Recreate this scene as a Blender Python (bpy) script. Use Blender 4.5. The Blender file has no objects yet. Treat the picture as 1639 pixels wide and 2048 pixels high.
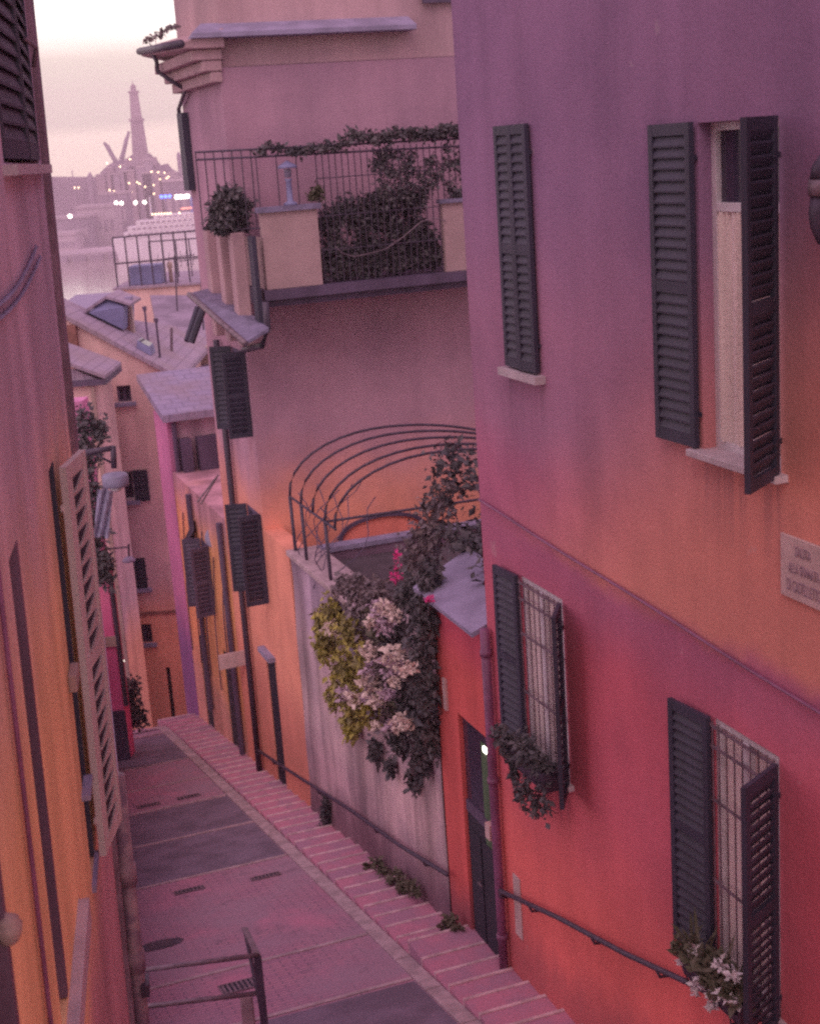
import bpy, math, random
from mathutils import Vector as V, Matrix, noise as mnoise
R_ = math.radians
rnd = random.Random(7)
S = bpy.context.scene
COL = S.collection

# ------------------------------------------------------------------ camera, world, sun, exposure
PITCH, ROLL = R_(14.08), R_(4.0)
cam_d = bpy.data.cameras.new('camera'); cam = bpy.data.objects.new('camera', cam_d); COL.objects.link(cam)
cam_d.sensor_fit = 'HORIZONTAL'; cam_d.sensor_width = 36.0; cam_d.lens = 36.0 * 2900 / 1639
cam_d.clip_start = 0.1; cam_d.clip_end = 20000
_f = V((0, math.cos(PITCH), -math.sin(PITCH))); _u0 = V((0, math.sin(PITCH), math.cos(PITCH))); _r0 = V((1, 0, 0))
_r = _r0 * math.cos(ROLL) - _u0 * -math.sin(ROLL) * -1; _u = _u0 * math.cos(ROLL) + _r0 * math.sin(ROLL)
_r = _f.cross(_u).normalized()
cam.matrix_world = Matrix(((_r.x, _u.x, -_f.x, 0), (_r.y, _u.y, -_f.y, 0), (_r.z, _u.z, -_f.z, 0), (0, 0, 0, 1)))
cam_d.dof.use_dof = True; cam_d.dof.focus_distance = 12.0; cam_d.dof.aperture_fstop = 4.5
S.camera = cam
S.view_settings.view_transform = 'Standard'; S.view_settings.look = 'None'
S.view_settings.exposure = 0.12; S.view_settings.gamma = 1.0
S.cycles.max_bounces = 6; S.cycles.diffuse_bounces = 3; S.cycles.volume_bounces = 1
S.cycles.use_denoising = False; S.cycles.pixel_filter_type = 'BLACKMAN_HARRIS'; S.cycles.filter_width = 2.4

def srgb(r, g, b):
    f = lambda c: (c / 12.92 if c <= .04045 else ((c + .055) / 1.055) ** 2.4)
    return (f(r / 255), f(g / 255), f(b / 255), 1)

W = bpy.data.worlds.new('World'); S.world = W; W.use_nodes = True
wn, wl = W.node_tree.nodes, W.node_tree.links; wn.clear()
def wnode(t, **k):
    n = wn.new(t)
    for a, b in k.items(): setattr(n, a, b)
    return n
sky = wnode('ShaderNodeTexSky', sky_type='NISHITA', sun_disc=False)
SUN_EL, SUN_AZ = R_(52), R_(-165)         # an overcast sun high behind the camera: soft top light down the alley
sky.sun_elevation = SUN_EL; sky.sun_rotation = SUN_AZ; sky.altitude = 80; sky.air_density = 1.5; sky.dust_density = 4
tc = wnode('ShaderNodeTexCoord'); sep = wnode('ShaderNodeSeparateXYZ'); wl.new(tc.outputs['Generated'], sep.inputs[0])
# cloud bands near the horizon, broken by noise, above them a mauve overcast dusk
nz = wnode('ShaderNodeTexNoise'); nz.inputs['Scale'].default_value = 6; nz.inputs['Detail'].default_value = 4
mp = wnode('ShaderNodeMapping'); mp.inputs['Scale'].default_value = (1, 1, 9); wl.new(tc.outputs['Generated'], mp.inputs[0]); wl.new(mp.outputs[0], nz.inputs['Vector'])
ma = wnode('ShaderNodeMath', operation='MULTIPLY_ADD'); ma.inputs[1].default_value = .014; wl.new(nz.outputs['Fac'], ma.inputs[0]); wl.new(sep.outputs['Z'], ma.inputs[2])
ra = wnode('ShaderNodeMapRange'); ra.inputs['From Min'].default_value = 0; ra.inputs['From Max'].default_value = .5; wl.new(ma.outputs[0], ra.inputs['Value'])
cr = wnode('ShaderNodeValToRGB'); wl.new(ra.outputs[0], cr.inputs[0])
el = cr.color_ramp.elements
stops = [(0.0, (1.3, 1.03, .84)), (.060, (1.35, 1.11, .92)), (.070, (.96, .85, .71)), (.150, (1.04, .93, .78)), (.172, (1.45, 1.3, 1.14)),
         (.20, (1.9, 1.82, 1.68)), (.42, (1.4, 1.15, 1.15)), (.62, (.92, .62, .80)), (1.0, (.80, .52, .74))]
while len(el) < len(stops): el.new(.5)
for e, (p, c) in zip(el, stops): e.position = p; e.color = (*c, 1)
tint = wnode('ShaderNodeMix', data_type='RGBA', blend_type='MULTIPLY'); tint.inputs['Factor'].default_value = 1
wl.new(sky.outputs[0], tint.inputs['A']); tint.inputs['B'].default_value = (.11, .06, .08, 1)
add = wnode('ShaderNodeMix', data_type='RGBA', blend_type='ADD'); add.inputs['Factor'].default_value = 1
sc = wnode('ShaderNodeMix', data_type='RGBA', blend_type='MULTIPLY'); sc.inputs['Factor'].default_value = 1; sc.inputs['B'].default_value = (9.2, 9.2, 9.2, 1)
wl.new(cr.outputs[0], sc.inputs['A']); wl.new(sc.outputs['Result'], add.inputs['A']); wl.new(tint.outputs['Result'], add.inputs['B'])
bg = wnode('ShaderNodeBackground'); bg.inputs['Strength'].default_value = .1; wl.new(add.outputs['Result'], bg.inputs[0])
wo = wnode('ShaderNodeOutputWorld'); wl.new(bg.outputs[0], wo.inputs[0])
sd = bpy.data.lights.new('sun', 'SUN'); sd.energy = .9; sd.angle = R_(40); sd.color = (1, .80, .72)
sun = bpy.data.objects.new('sun', sd); COL.objects.link(sun)
sun_dir = V((math.sin(SUN_AZ) * math.cos(SUN_EL), math.cos(SUN_AZ) * math.cos(SUN_EL), math.sin(SUN_EL)))
sun.rotation_euler = sun_dir.to_track_quat('Z', 'Y').to_euler()

# ------------------------------------------------------------------ survey helpers (metres, camera at the origin)
def ray(px, py):
    a, b = px - 819.5, py - 1024.0
    c, s = math.cos(ROLL), math.sin(ROLL)
    r = a * c - b * s; d = a * s + b * c
    return V((r, 2900 * math.cos(PITCH) - d * math.sin(PITCH), -d * math.cos(PITCH) - 2900 * math.sin(PITCH))) / 2900
def at(px, py, Y): v = ray(px, py); return v * (Y / v.y)
class Frame:                      # a wall plane: along U, up Z, out N
    def __init__(s, O, U, N, Z=V((0, 0, 1))): s.O, s.U, s.N, s.Z = V(O), V(U), V(N), V(Z)
    def p(s, a, z, o=0.0): return s.O + s.U * a + s.Z * z + s.N * o
    def at(s, px, py, o=0.0):
        M = Matrix((ray(px, py), -s.U, -s.Z)).transposed()
        t, a, z = M.inverted() @ (s.O + s.N * o); return a, z
def hv(d): a = R_(d); return V((math.sin(a), math.cos(a), 0)), V((math.cos(a), -math.sin(a), 0))
uR, nR = hv(-19.39); uL, nL = hv(-9.026); u2, n2 = hv(-12.4)
FR = Frame(nR * 5.3, uR, -nR)                 # the red house and everything on its street line
FB = Frame(uR * 22.2, nR, -uR)                # gable end of the far house, facing the camera
FL = Frame(-nL * .66, uL, nL, V((0, 0, 1)) + nL * .0235)   # the old left house leans a little into the alley
F2 = Frame(-n2 * .22, u2, n2)
FG = Frame(V((0, 0, 0)), uR, nR)              # street frame: along the alley, z, across
def zst(s): return -8.4 - .19 * (s - 11.4) if s < 29.9 else -11.915 - .37 * (s - 29.9)
def G(s, n, dz=0): return uR * s + nR * n + V((0, 0, zst(s) + dz))

# ------------------------------------------------------------------ mesh builder and object helpers
class MB:
    def __init__(s): s.v, s.f = [], []
    def poly(s, pts):
        b = len(s.v); s.v += [V(p) for p in pts]; s.f.append(tuple(range(b, b + len(pts))))
    def hexa(s, p):               # 8 points: bottom ring 0-3, top ring 4-7
        b = len(s.v); s.v += [V(q) for q in p]
        for f in ((0, 3, 2, 1), (4, 5, 6, 7), (0, 1, 5, 4), (1, 2, 6, 5), (2, 3, 7, 6), (3, 0, 4, 7)): s.f.append(tuple(b + i for i in f))
    def box(s, F, a0, a1, z0, z1, o0, o1):
        s.hexa([F.p(a0, z0, o0), F.p(a1, z0, o0), F.p(a1, z0, o1), F.p(a0, z0, o1), F.p(a0, z1, o0), F.p(a1, z1, o0), F.p(a1, z1, o1), F.p(a0, z1, o1)])
    def tube(s, pts, r, n=8, caps=True):
        pts = [V(p) for p in pts]; k = len(pts); rings = []
        prev = None
        for i, p in enumerate(pts):
            t = (pts[min(i + 1, k - 1)] - pts[max(i - 1, 0)]).normalized()
            ref = V((0, 0, 1)) if abs(t.z) < .95 else V((1, 0, 0))
            x = t.cross(ref).normalized(); y = t.cross(x).normalized()
            rr = r[i] if isinstance(r, (list, tuple)) else r
            b = len(s.v); rings.append(b)
            s.v += [p + (x * math.cos(2 * math.pi * j / n) + y * math.sin(2 * math.pi * j / n)) * rr for j in range(n)]
        for a, b in zip(rings, rings[1:]):
            for j in range(n): s.f.append((a + j, a + (j + 1) % n, b + (j + 1) % n, b + j))
        if caps: s.f.append(tuple(rings[0] + j for j in range(n))[::-1]); s.f.append(tuple(rings[-1] + j for j in range(n)))
    def lathe(s, c, prof, n=14):  # prof: (radius, z) about vertical axis through c
        c = V(c); rings = []
        for r, z in prof:
            rings.append(len(s.v)); s.v += [c + V((r * math.cos(2 * math.pi * j / n), r * math.sin(2 * math.pi * j / n), z)) for j in range(n)]
        for a, b in zip(rings, rings[1:]):
            for j in range(n): s.f.append((a + j, a + (j + 1) % n, b + (j + 1) % n, b + j))
        s.f.append(tuple(rings[0] + j for j in range(n))[::-1]); s.f.append(tuple(rings[-1] + j for j in range(n)))
    def leaves(s, c, rad, n, size, droop=.3, shell=.35):   # leaf-sized faces scattered through an uneven ellipsoid
        c = V(c)
        for _ in range(n):
            d = V((rnd.gauss(0, 1), rnd.gauss(0, 1), rnd.gauss(0, 1))).normalized()
            k = (shell + (1 - shell) * rnd.random()) * (.72 + .5 * mnoise.noise(d * 2.2 + c))
            p = c + V((d.x * rad[0], d.y * rad[1], d.z * rad[2])) * k
            s.leaf(p, size * rnd.choice((.45, .7, .9, 1.1, 1.5)) * rnd.uniform(.85, 1.15), droop)
    def leaf(s, p, L, droop=.3):
        a = V((rnd.gauss(0, 1), rnd.gauss(0, 1), rnd.gauss(0, .8) - droop)).normalized()
        b = a.cross(V((rnd.gauss(0, 1), rnd.gauss(0, 1), rnd.gauss(0, 1)))).normalized(); c = a.cross(b) * .12
        w = L * .3
        s.poly([p, p + a * L * .45 + b * w + c * L, p + a * L, p + a * L * .45 - b * w + c * L])
    def build(s, name, m, parent=None, smooth=False, bevel=0):
        me = bpy.data.meshes.new(name); off = parent_loc(parent) if parent else V((0, 0, 0))
        me.from_pydata([tuple(v - off) for v in s.v], [], s.f); me.update()
        o = bpy.data.objects.new(name, me); COL.objects.link(o)
        for mm in (m if isinstance(m, (list, tuple)) else [m]): me.materials.append(mm)
        if smooth:
            for p in me.polygons: p.use_smooth = True
        if bevel:
            b = o.modifiers.new('bevel', 'BEVEL'); b.width = bevel; b.segments = 2; b.limit_method = 'ANGLE'
        if parent: o.parent = parent
        return o
def parent_loc(o):
    l = V((0, 0, 0))
    while o: l += o.location; o = o.parent
    return l
def thing(name, label, cat, loc, group=None):
    o = bpy.data.objects.new(name, None); COL.objects.link(o); o.location = loc; o.empty_display_size = .3
    o['label'] = label; o['category'] = cat
    if group: o['group'] = group
    return o
def tag(o, label, cat, group=None):
    o['label'] = label; o['category'] = cat
    if group: o['group'] = group
    return o
def struct(o): o['kind'] = 'structure'; return o

# ------------------------------------------------------------------ materials
def newmat(name):
    m = bpy.data.materials.new(name); m.use_nodes = True; nt = m.node_tree
    return m, nt, nt.nodes['Principled BSDF']
def nd(nt, t, **k):
    n = nt.nodes.new(t)
    for a, b in k.items(): setattr(n, a, b)
    return n
def mapped_noise(nt, scale, stretch=(1, 1, 1), detail=3, rough=.6, off=0):
    g = nd(nt, 'ShaderNodeNewGeometry'); m = nd(nt, 'ShaderNodeMapping'); m.inputs['Scale'].default_value = stretch; m.inputs['Location'].default_value = (off, off * .7, off * .3)
    t = nd(nt, 'ShaderNodeTexNoise'); t.inputs['Scale'].default_value = scale; t.inputs['Detail'].default_value = detail; t.inputs['Roughness'].default_value = rough
    nt.links.new(g.outputs['Position'], m.inputs[0]); nt.links.new(m.outputs[0], t.inputs['Vector']); return t.outputs['Fac']
def mixc(nt, fac, a, b, mode='MIX'):
    x = nd(nt, 'ShaderNodeMix', data_type='RGBA', blend_type=mode)
    for sock, v in (('Factor', fac), ('A', a), ('B', b)):
        if isinstance(v, bpy.types.NodeSocket): nt.links.new(v, x.inputs[sock])
        else: x.inputs[sock].default_value = v
    return x.outputs['Result']
def rng(nt, v, a, b, c=0, d=1, smooth=True):
    r = nd(nt, 'ShaderNodeMapRange'); r.interpolation_type = 'SMOOTHSTEP' if smooth else 'LINEAR'
    nt.links.new(v, r.inputs['Value'])
    for k, x in zip(('From Min', 'From Max', 'To Min', 'To Max'), (a, b, c, d)): r.inputs[k].default_value = x
    return r.outputs[0]
def math_(nt, op, a, b):
    m = nd(nt, 'ShaderNodeMath', operation=op)
    for i, v in enumerate((a, b)):
        if isinstance(v, bpy.types.NodeSocket): nt.links.new(v, m.inputs[i])
        else: m.inputs[i].default_value = v
    return m.outputs[0]
def along(nt, vec):
    g = nd(nt, 'ShaderNodeNewGeometry'); d = nd(nt, 'ShaderNodeVectorMath', operation='DOT_PRODUCT'); d.inputs[1].default_value = vec
    nt.links.new(g.outputs['Position'], d.inputs[0]); return d.outputs['Value']
def finish(nt, b, col, rough, bump=0, bscale=60, grain=.18, gscale=95):
    if grain:
        g = mapped_noise(nt, gscale, detail=2, rough=.7)
        col = mixc(nt, 1.0, col, mixc(nt, rng(nt, g, .25, .75, smooth=False), (1 - grain,) * 3 + (1,), (1 + grain,) * 3 + (1,)), 'MULTIPLY')
    if isinstance(col, bpy.types.NodeSocket): nt.links.new(col, b.inputs['Base Color'])
    else: b.inputs['Base Color'].default_value = col
    b.inputs['Roughness'].default_value = rough
    if bump:
        bp = nd(nt, 'ShaderNodeBump'); bp.inputs['Strength'].default_value = bump; bp.inputs['Distance'].default_value = .02
        nt.links.new(mapped_noise(nt, bscale, detail=4), bp.inputs['Height']); nt.links.new(bp.outputs[0], b.inputs['Normal'])
def mat(name, c, rough=.7, var=.25, vscale=3, stretch=(1, 1, 1), bump=.2, bscale=40, grain=.15, metal=0, c2=None, gscale=95):
    m, nt, b = newmat(name)
    c = (*c[:3], 1); d = c2 if c2 else tuple(x * (1 - var) for x in c[:3]) + (1,)
    col = mixc(nt, rng(nt, mapped_noise(nt, vscale, stretch), .35, .65), c, (*d[:3], 1))
    finish(nt, b, col, rough, bump, bscale, grain, gscale); b.inputs['Metallic'].default_value = metal; return m
def plaster(name, zones, streak=.14, patch=.12, rough=.88, amp=.6, axis=None, blot=None, damp=0, drips=()):
    """lime-washed render: tones that change with height, with ragged noise borders between them"""
    m, nt, b = newmat(name)
    z = along(nt, axis or (0, 0, 1))
    z = math_(nt, 'ADD', z, math_(nt, 'MULTIPLY', math_(nt, 'SUBTRACT', mapped_noise(nt, .55, detail=4), .5), amp * 2))
    col = zones[0][1]
    for (z0, z1), c in zones[1:]: col = mixc(nt, rng(nt, z, z0, z1), col, c)
    if blot:                                       # (colour, along-vector, from, to, z-from, z-to): a patch of another coat
        for c, vec, a0, a1, b0, b1 in blot:
            fa = rng(nt, along(nt, vec), a0, a1); fz = rng(nt, z, b0, b1)
            col = mixc(nt, math_(nt, 'MULTIPLY', fa, fz), col, c)
    s1 = rng(nt, mapped_noise(nt, 1.6, (1, 1, .08), 5), .3, .7)
    col = mixc(nt, 1.0, col, mixc(nt, s1, (1 - streak,) * 3 + (1,), (1 + streak,) * 3 + (1,)), 'MULTIPLY')
    s2 = rng(nt, mapped_noise(nt, .9, detail=6, off=5), .3, .7)
    col = mixc(nt, 1.0, col, mixc(nt, s2, (1 - patch, 1 - patch, 1 - patch * .6, 1), (1 + patch, 1 + patch * .8, 1 + patch, 1)), 'MULTIPLY')
    if damp:                                       # dirty splash zone that follows the slope of the street
        hgt = along(nt, tuple(uR * .19 + V((0, 0, 1))))
        hgt = math_(nt, 'ADD', hgt, math_(nt, 'MULTIPLY', mapped_noise(nt, 1.8, (1, 1, .5), 6, off=3), -1.1))
        col = mixc(nt, rng(nt, hgt, -6.6, -5.9, damp, 0), col, (.16, .085, .12, 1))
    for a0, a1, zt_, ln in drips:                  # rain streaks under the sills
        av = along(nt, tuple(uR)); zv = along(nt, (0, 0, 1))
        k = math_(nt, 'MULTIPLY', math_(nt, 'MULTIPLY', rng(nt, av, a0 - .06, a0 + .06), rng(nt, av, a1 - .06, a1 + .06, 1, 0)), math_(nt, 'MULTIPLY', rng(nt, zv, zt_ - ln, zt_ - .05, 0, .3), rng(nt, zv, zt_ - .01, zt_, 1, 0)))
        k = math_(nt, 'MULTIPLY', k, rng(nt, mapped_noise(nt, 9, (1, 1, .05), 4, off=7), .42, .6))
        col = mixc(nt, k, col, (.15, .09, .13, 1))
    ch = rng(nt, mapped_noise(nt, 2.6, detail=9, rough=.68, off=11), .66, .70, 0, .45)
    col = mixc(nt, ch, col, mixc(nt, .5, col, (.62, .50, .50, 1)))
    finish(nt, b, col, rough, .25, 22, .16, 85)
    b.inputs['Specular IOR Level'].default_value = .2
    return m
def L(r, g, b): return (r, g, b, 1)
PLUM, SALMON, REDP, RED, ORANGE = L(.29, .165, .275), L(.72, .29, .23), L(.48, .16, .25), L(.84, .19, .17), L(.72, .33, .16)
M = {}
M['red_wall'] = plaster('faded_red_plaster', [None and 0 or ((0, 0), RED), ((-7.2, -5.4), L(.64, .15, .20)), ((-4.6, -3.6), REDP), ((-3.3, -2.3), L(.38, .19, .28)), ((-1.8, -.3), PLUM)],
    blot=[(SALMON, tuple(-uR + V((0, 0, -1.6))), -7.6, -3.7, -3.72, -3.50)], amp=.5, streak=.08, damp=.4, drips=((7.75, 8.85, -2.25, .9), (11.3, 12.1, -2.06, .8), (11.2, 12.1, -5.8, .7), (7.8, 8.7, -6.3, .7)))
M['gate_wall'] = plaster('signal_red_plaster', [((0, 0), L(.66, .13, .12)), ((-5.6, -4.9), L(.58, .10, .15))], amp=.3, damp=.6)
M['far_wall'] = plaster('plum_to_orange_plaster', [((0, 0), L(.80, .33, .23)), ((-6.0, -4.3), L(.46, .27, .34)), ((-2.2, .6), L(.42, .255, .33))], amp=.9, streak=.08)  # orange glow around the arch is painted into the lowest tone
M['left_wall'] = plaster('ochre_plaster', [((0, 0), L(.60, .34, .36)), ((-4.6, -3.8), L(.92, .60, .31)), ((-2.4, -1.0), L(.55, .43, .50)), ((-.4, .8), L(.52, .42, .50))], amp=.7, streak=.18)
M['upper_wall'] = plaster('beige_pink_plaster', [((0, 0), L(.46, .31, .33))])
M['cream_wall'] = plaster('pale_peach_plaster', [((0, 0), L(.88, .40, .28)), ((-11.6, -10.2), L(.66, .42, .44)), ((-9.0, -7.0), L(.74, .50, .46))], amp=.8)
M['pink_wall'] = plaster('pink_plaster', [((0, 0), L(.30, .14, .32)), ((-10.5, -9), L(.62, .24, .42))], amp=.7)
M['hot_pink'] = plaster('deep_pink_plaster', [((0, 0), L(.80, .17, .36)), ((-9, -8), L(.90, .24, .42))])
M['orange_wall'] = plaster('orange_plaster', [((0, 0), L(.66, .34, .27)), ((-10.8, -9.6), L(.86, .40, .19)), ((-7.4, -6.4), L(.54, .29, .33))], amp=.8, streak=.3)
M['slate'] = mat('slate', L(.24, .21, .33), .75, .35, 4, bump=.3)
M['ledge'] = mat('ledge_slate', L(.32, .28, .42), .8, .25, 3)
M['far_roof'] = mat('slate_roof', L(.36, .27, .36), .8, .3, 6, (1, 1, 1), c2=L(.27, .2, .30))
def slate_rows(name, c1, c2, sx, sy):
    m, nt, b = newmat(name); cx = nd(nt, 'ShaderNodeCombineXYZ')
    nt.links.new(along(nt, sx), cx.inputs[0]); nt.links.new(along(nt, sy), cx.inputs[1])
    bt = nd(nt, 'ShaderNodeTexBrick'); nt.links.new(cx.outputs[0], bt.inputs['Vector'])
    for k, v in (('Scale', 1), ('Brick Width', .38), ('Row Height', .24), ('Mortar Size', .022), ('Mortar Smooth', .5)): bt.inputs[k].default_value = v
    bt.inputs['Color1'].default_value = c1; bt.inputs['Color2'].default_value = c2; bt.inputs['Mortar'].default_value = tuple(x * .75 for x in c2[:3]) + (1,)
    c = mixc(nt, rng(nt, mapped_noise(nt, .9, detail=6), .4, .7, 0, .7), bt.outputs['Color'], L(.30, .22, .25))
    finish(nt, b, c, .8, .3, 8, .15, 20); return m
M['far_roof'] = slate_rows('slate_roof_rows', L(.39, .30, .39), L(.33, .255, .35), (0, 1, 0), (1.1, 0, 0))
M['ledge_rows'] = slate_rows('lavender_slate_rows', L(.35, .30, .44), L(.31, .265, .40), tuple(nR), tuple(uR))
M['stone_wall'] = plaster('old_stone_plaster', [((0, 0), L(.50, .36, .36)), ((-7.6, -6.2), L(.40, .30, .36))], streak=.4, patch=.25, amp=.8, damp=.75)
M['kerb'] = mat('pale_kerb_stone', L(.50, .37, .40), .85, .3, 5)
M['pavement'] = mat('dark_pavement', L(.22, .165, .23), .9, .3, 2)
M['shutter'] = mat('dark_shutter_paint', L(.046, .041, .075), .6, .3, 3, (1, 1, .2), bump=.1)
M['shutter_plum'] = mat('plum_shutter_paint', L(.12, .085, .15), .6, .3, 3, (1, 1, .2), bump=.1)
M['beige_wood'] = mat('beige_shutter_paint', L(.46, .33, .30), .6, .2, 4, (1, 1, .2), bump=.1)
M['pale_wood'] = mat('pale_shutter_paint', L(.66, .55, .53), .6, .15, 4, (1, 1, .2), bump=.1)
M['jamb_shade'] = mat('reveal_shade', L(.20, .11, .17), .7, .3, 4, (1, 1, .2))  # dark tone standing in for the shade inside window reveals
M['dark'] = mat('dark_interior', L(.03, .024, .045), .8, .2, 3)
M['iron'] = mat('old_iron', L(.085, .062, .10), .55, .3, 8, metal=.2, bump=.1)
M['iron_light'] = mat('worn_iron', L(.24, .17, .21), .5, .4, 8, metal=.3, bump=.1)
M['white_paint'] = mat('white_window_paint', L(.68, .62, .66), .5, .12, 5, grain=.08)
M['curtain'] = mat('cream_curtain', L(.84, .70, .68), .9, .18, 9, (1, 1, .05), bump=.5, bscale=14)
M['marble'] = mat('marble', L(.56, .46, .50), .5, .2, 4)
M['plaque'] = mat('plaque_marble', L(.62, .44, .43), .55, .18, 4)
M['letter'] = mat('faded_letter', L(.32, .21, .27), .7, .1, 5)
M['pipe'] = mat('painted_pipe', L(.26, .09, .19), .5, .3, 3)
M['pipe_dark'] = mat('dark_pipe', L(.075, .055, .09), .5, .3, 3)
M['leaf_dark'] = mat('dark_leaf', L(.08, .076, .092), .7, .4, 6, bump=0, c2=L(.13, .115, .125))
M['leaf_mid'] = mat('mid_leaf', L(.10, .095, .06), .7, .4, 6, bump=0, c2=L(.14, .12, .09))
M['leaf_lime'] = mat('yellow_green_leaf', L(.46, .40, .09), .7, .4, 6, bump=0, c2=L(.20, .17, .08))
M['leaf_mauve'] = mat('mauve_leaf', L(.22, .165, .17), .7, .4, 6, bump=0, c2=L(.14, .11, .13))
M['blossom'] = mat('cream_blossom', L(.80, .64, .58), .8, .2, 20, bump=0)
M['blossom_mauve'] = mat('mauve_blossom', L(.58, .42, .52), .8, .2, 20, bump=0)
M['blossom_hot'] = mat('magenta_blossom', L(.85, .06, .32), .7, .2, 20, bump=0)
M['blossom_white'] = mat('white_blossom', L(.78, .70, .74), .7, .2, 20, bump=0)
M['terracotta'] = mat('terracotta', L(.34, .15, .13), .85, .3, 6)
M['blue_paint'] = mat('blue_grey_paint', L(.22, .22, .40), .6, .2, 3)
M['lamp_blue'] = mat('dull_blue_enamel', L(.26, .24, .36), .6, .2, 5)
M['cloth'] = mat('pale_cloth', L(.32, .29, .42), .9, .2, 5, bump=.2)
M['green_curtain'] = mat('green_curtain', L(.10, .17, .09), .9, .3, 6, (1, 1, .1))
M['lighthouse'] = mat('weathered_stone', L(.34, .25, .30), .9, .2, .05, grain=0, bump=0)
M['port'] = mat('port_concrete', L(.52, .42, .48), .9, .3, .02, grain=0, bump=0)
M['port_dark'] = mat('port_sheds', L(.32, .25, .33), .9, .3, .03, grain=0, bump=0)
M['hill'] = mat('dark_hillside', L(.20, .14, .19), .95, .4, .02, grain=0, bump=0)
M['ship'] = mat('ship_white_paint', L(.80, .73, .82), .5, .12, .05, grain=0, bump=0)
M['ship_blue'] = mat('ship_blue_paint', L(.10, .14, .45), .5, .15, .05, grain=0, bump=0)
def emis(name, c, s):
    m, nt, b = newmat(name); b.inputs['Base Color'].default_value = (*c[:3], 1)
    b.inputs['Emission Color'].default_value = (*c[:3], 1); b.inputs['Emission Strength'].default_value = s; return m
M['light_warm'] = emis('warm_lamp', L(1, .72, .42), 5)
M['light_white'] = emis('white_lamp', L(1, .93, .82), 7)
M['light_blue'] = emis('blue_lamp', L(.06, .15, 1), 6)
M['light_red'] = emis('red_lamp', L(1, .3, .22), 2)
def glassmat():
    m, nt, b = newmat('window_glass'); b.inputs['Base Color'].default_value = (.05, .04, .07, 1); b.inputs['Roughness'].default_value = .12
    b.inputs['Specular IOR Level'].default_value = .6; return m
M['glass'] = glassmat()
def watermat():
    m, nt, b = newmat('harbour_water'); b.inputs['Base Color'].default_value = (.34, .27, .25, 1); b.inputs['Roughness'].default_value = .12
    bp = nd(nt, 'ShaderNodeBump'); bp.inputs['Strength'].default_value = .10; bp.inputs['Distance'].default_value = 1
    nt.links.new(mapped_noise(nt, .06, (1, .3, 1), 4), bp.inputs['Height']); nt.links.new(bp.outputs[0], b.inputs['Normal']); return m
M['water'] = watermat()
def paving():
    """brick-on-edge ramp: fine rows across the alley"""
    m, nt, b = newmat('brick_ramp'); s = along(nt, tuple(uR)); n = along(nt, tuple(nR))
    cx = nd(nt, 'ShaderNodeCombineXYZ'); nt.links.new(n, cx.inputs[0]); nt.links.new(s, cx.inputs[1])
    bt = nd(nt, 'ShaderNodeTexBrick'); nt.links.new(cx.outputs[0], bt.inputs['Vector'])
    bt.inputs['Scale'].default_value = 1; bt.inputs['Brick Width'].default_value = .26; bt.inputs['Row Height'].default_value = .068
    bt.inputs['Mortar Size'].default_value = .011; bt.inputs['Mortar Smooth'].default_value = .4; bt.inputs['Bias'].default_value = -.1
    bt.inputs['Color1'].default_value = L(.49, .235, .31); bt.inputs['Color2'].default_value = L(.41, .20, .29); bt.inputs['Mortar'].default_value = L(.20, .12, .18)
    c = mixc(nt, rng(nt, mapped_noise(nt, .8, detail=6), .35, .68), bt.outputs['Color'], L(.36, .23, .30))
    c = mixc(nt, rng(nt, mapped_noise(nt, 2.2, detail=6, off=9), .58, .7, 0, .6), c, L(.20, .13, .18))
    c = mixc(nt, rng(nt, mapped_noise(nt, 1.1, detail=5, off=3), .5, .75, 0, .8), c, L(.54, .21, .31))
    finish(nt, b, c, .85, .2, 30, .2, 60); return m
M['paving'] = paving()
M['step'] = mat('brick_step', L(.52, .21, .30), .85, .3, 2.5, c2=L(.40, .21, .30), grain=.2, gscale=60)

# ------------------------------------------------------------------ street (structure)
def left_n(s): return 1.45 + (s - 14.0) * .125 if s > 14 else 1.45 - (14 - s) * .12
mb = MB(); ss = [2 + i for i in range(0, 29)] + [29.9, 33, 36, 40, 44]
for a, b in zip(ss, ss[1:]):
    mb.poly([G(a, left_n(a) - 1.5), G(a, 4.45), G(b, 4.45), G(b, left_n(b) - 1.5)])
struct(mb.build('street', M['paving']))
mb = MB()                                      # kerb strip between ramp and stairs
for i in range(28):
    a = 3 + i; mb.hexa([G(a, 4.38, -.2), G(a, 4.56, -.2), G(a + .985, 4.56, -.2), G(a + .985, 4.38, -.2), G(a, 4.38, .03), G(a, 4.56, .03), G(a + .985, 4.56, .03), G(a + .985, 4.38, .03)])
struct(mb.build('kerb', M['kerb'], bevel=.008))
tread = .42; mb = MB(); nose = MB(); k = 0
s = 4.0
while s < 31:
    z = zst(s) + .02
    if 12.98 < s < 13.7: z = zst(13.3) + .05
    e = s + tread
    mb.box(FG, s, e - .05, z - 1.2, z, 4.565, 5.35)
    nose.box(FG, e - .05, e - .003, z - 1.2, z + .006 + .008 * rnd.random(), 4.565, 5.33)
    s = e
struct(mb.build('stairs', M['step'])); struct(nose.build('stair_nosings', mat('worn_nosing', L(.68, .46, .50), .85, .35, 7), bevel=.006))
def street_sheet(name, m, s0, s1, n0, n1, dz=.004):
    b = MB(); b.poly([G(s0, n0 if n0 is not None else left_n(s0) - .3, dz), G(s0, n1, dz), G(s1, n1, dz), G(s1, n0 if n0 is not None else left_n(s1) - .3, dz)])
    return struct(b.build(name, m))
for s0, s1 in ((8.0, 13.35), (18.9, 20.9), (20.98, 22.9), (26.5, 29.2)): street_sheet('dark_patch', M['pavement'], s0, s1, 2.62 if s0 < 9 else None, 4.37)  # darker panels laid over stretches of the ramp
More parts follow.
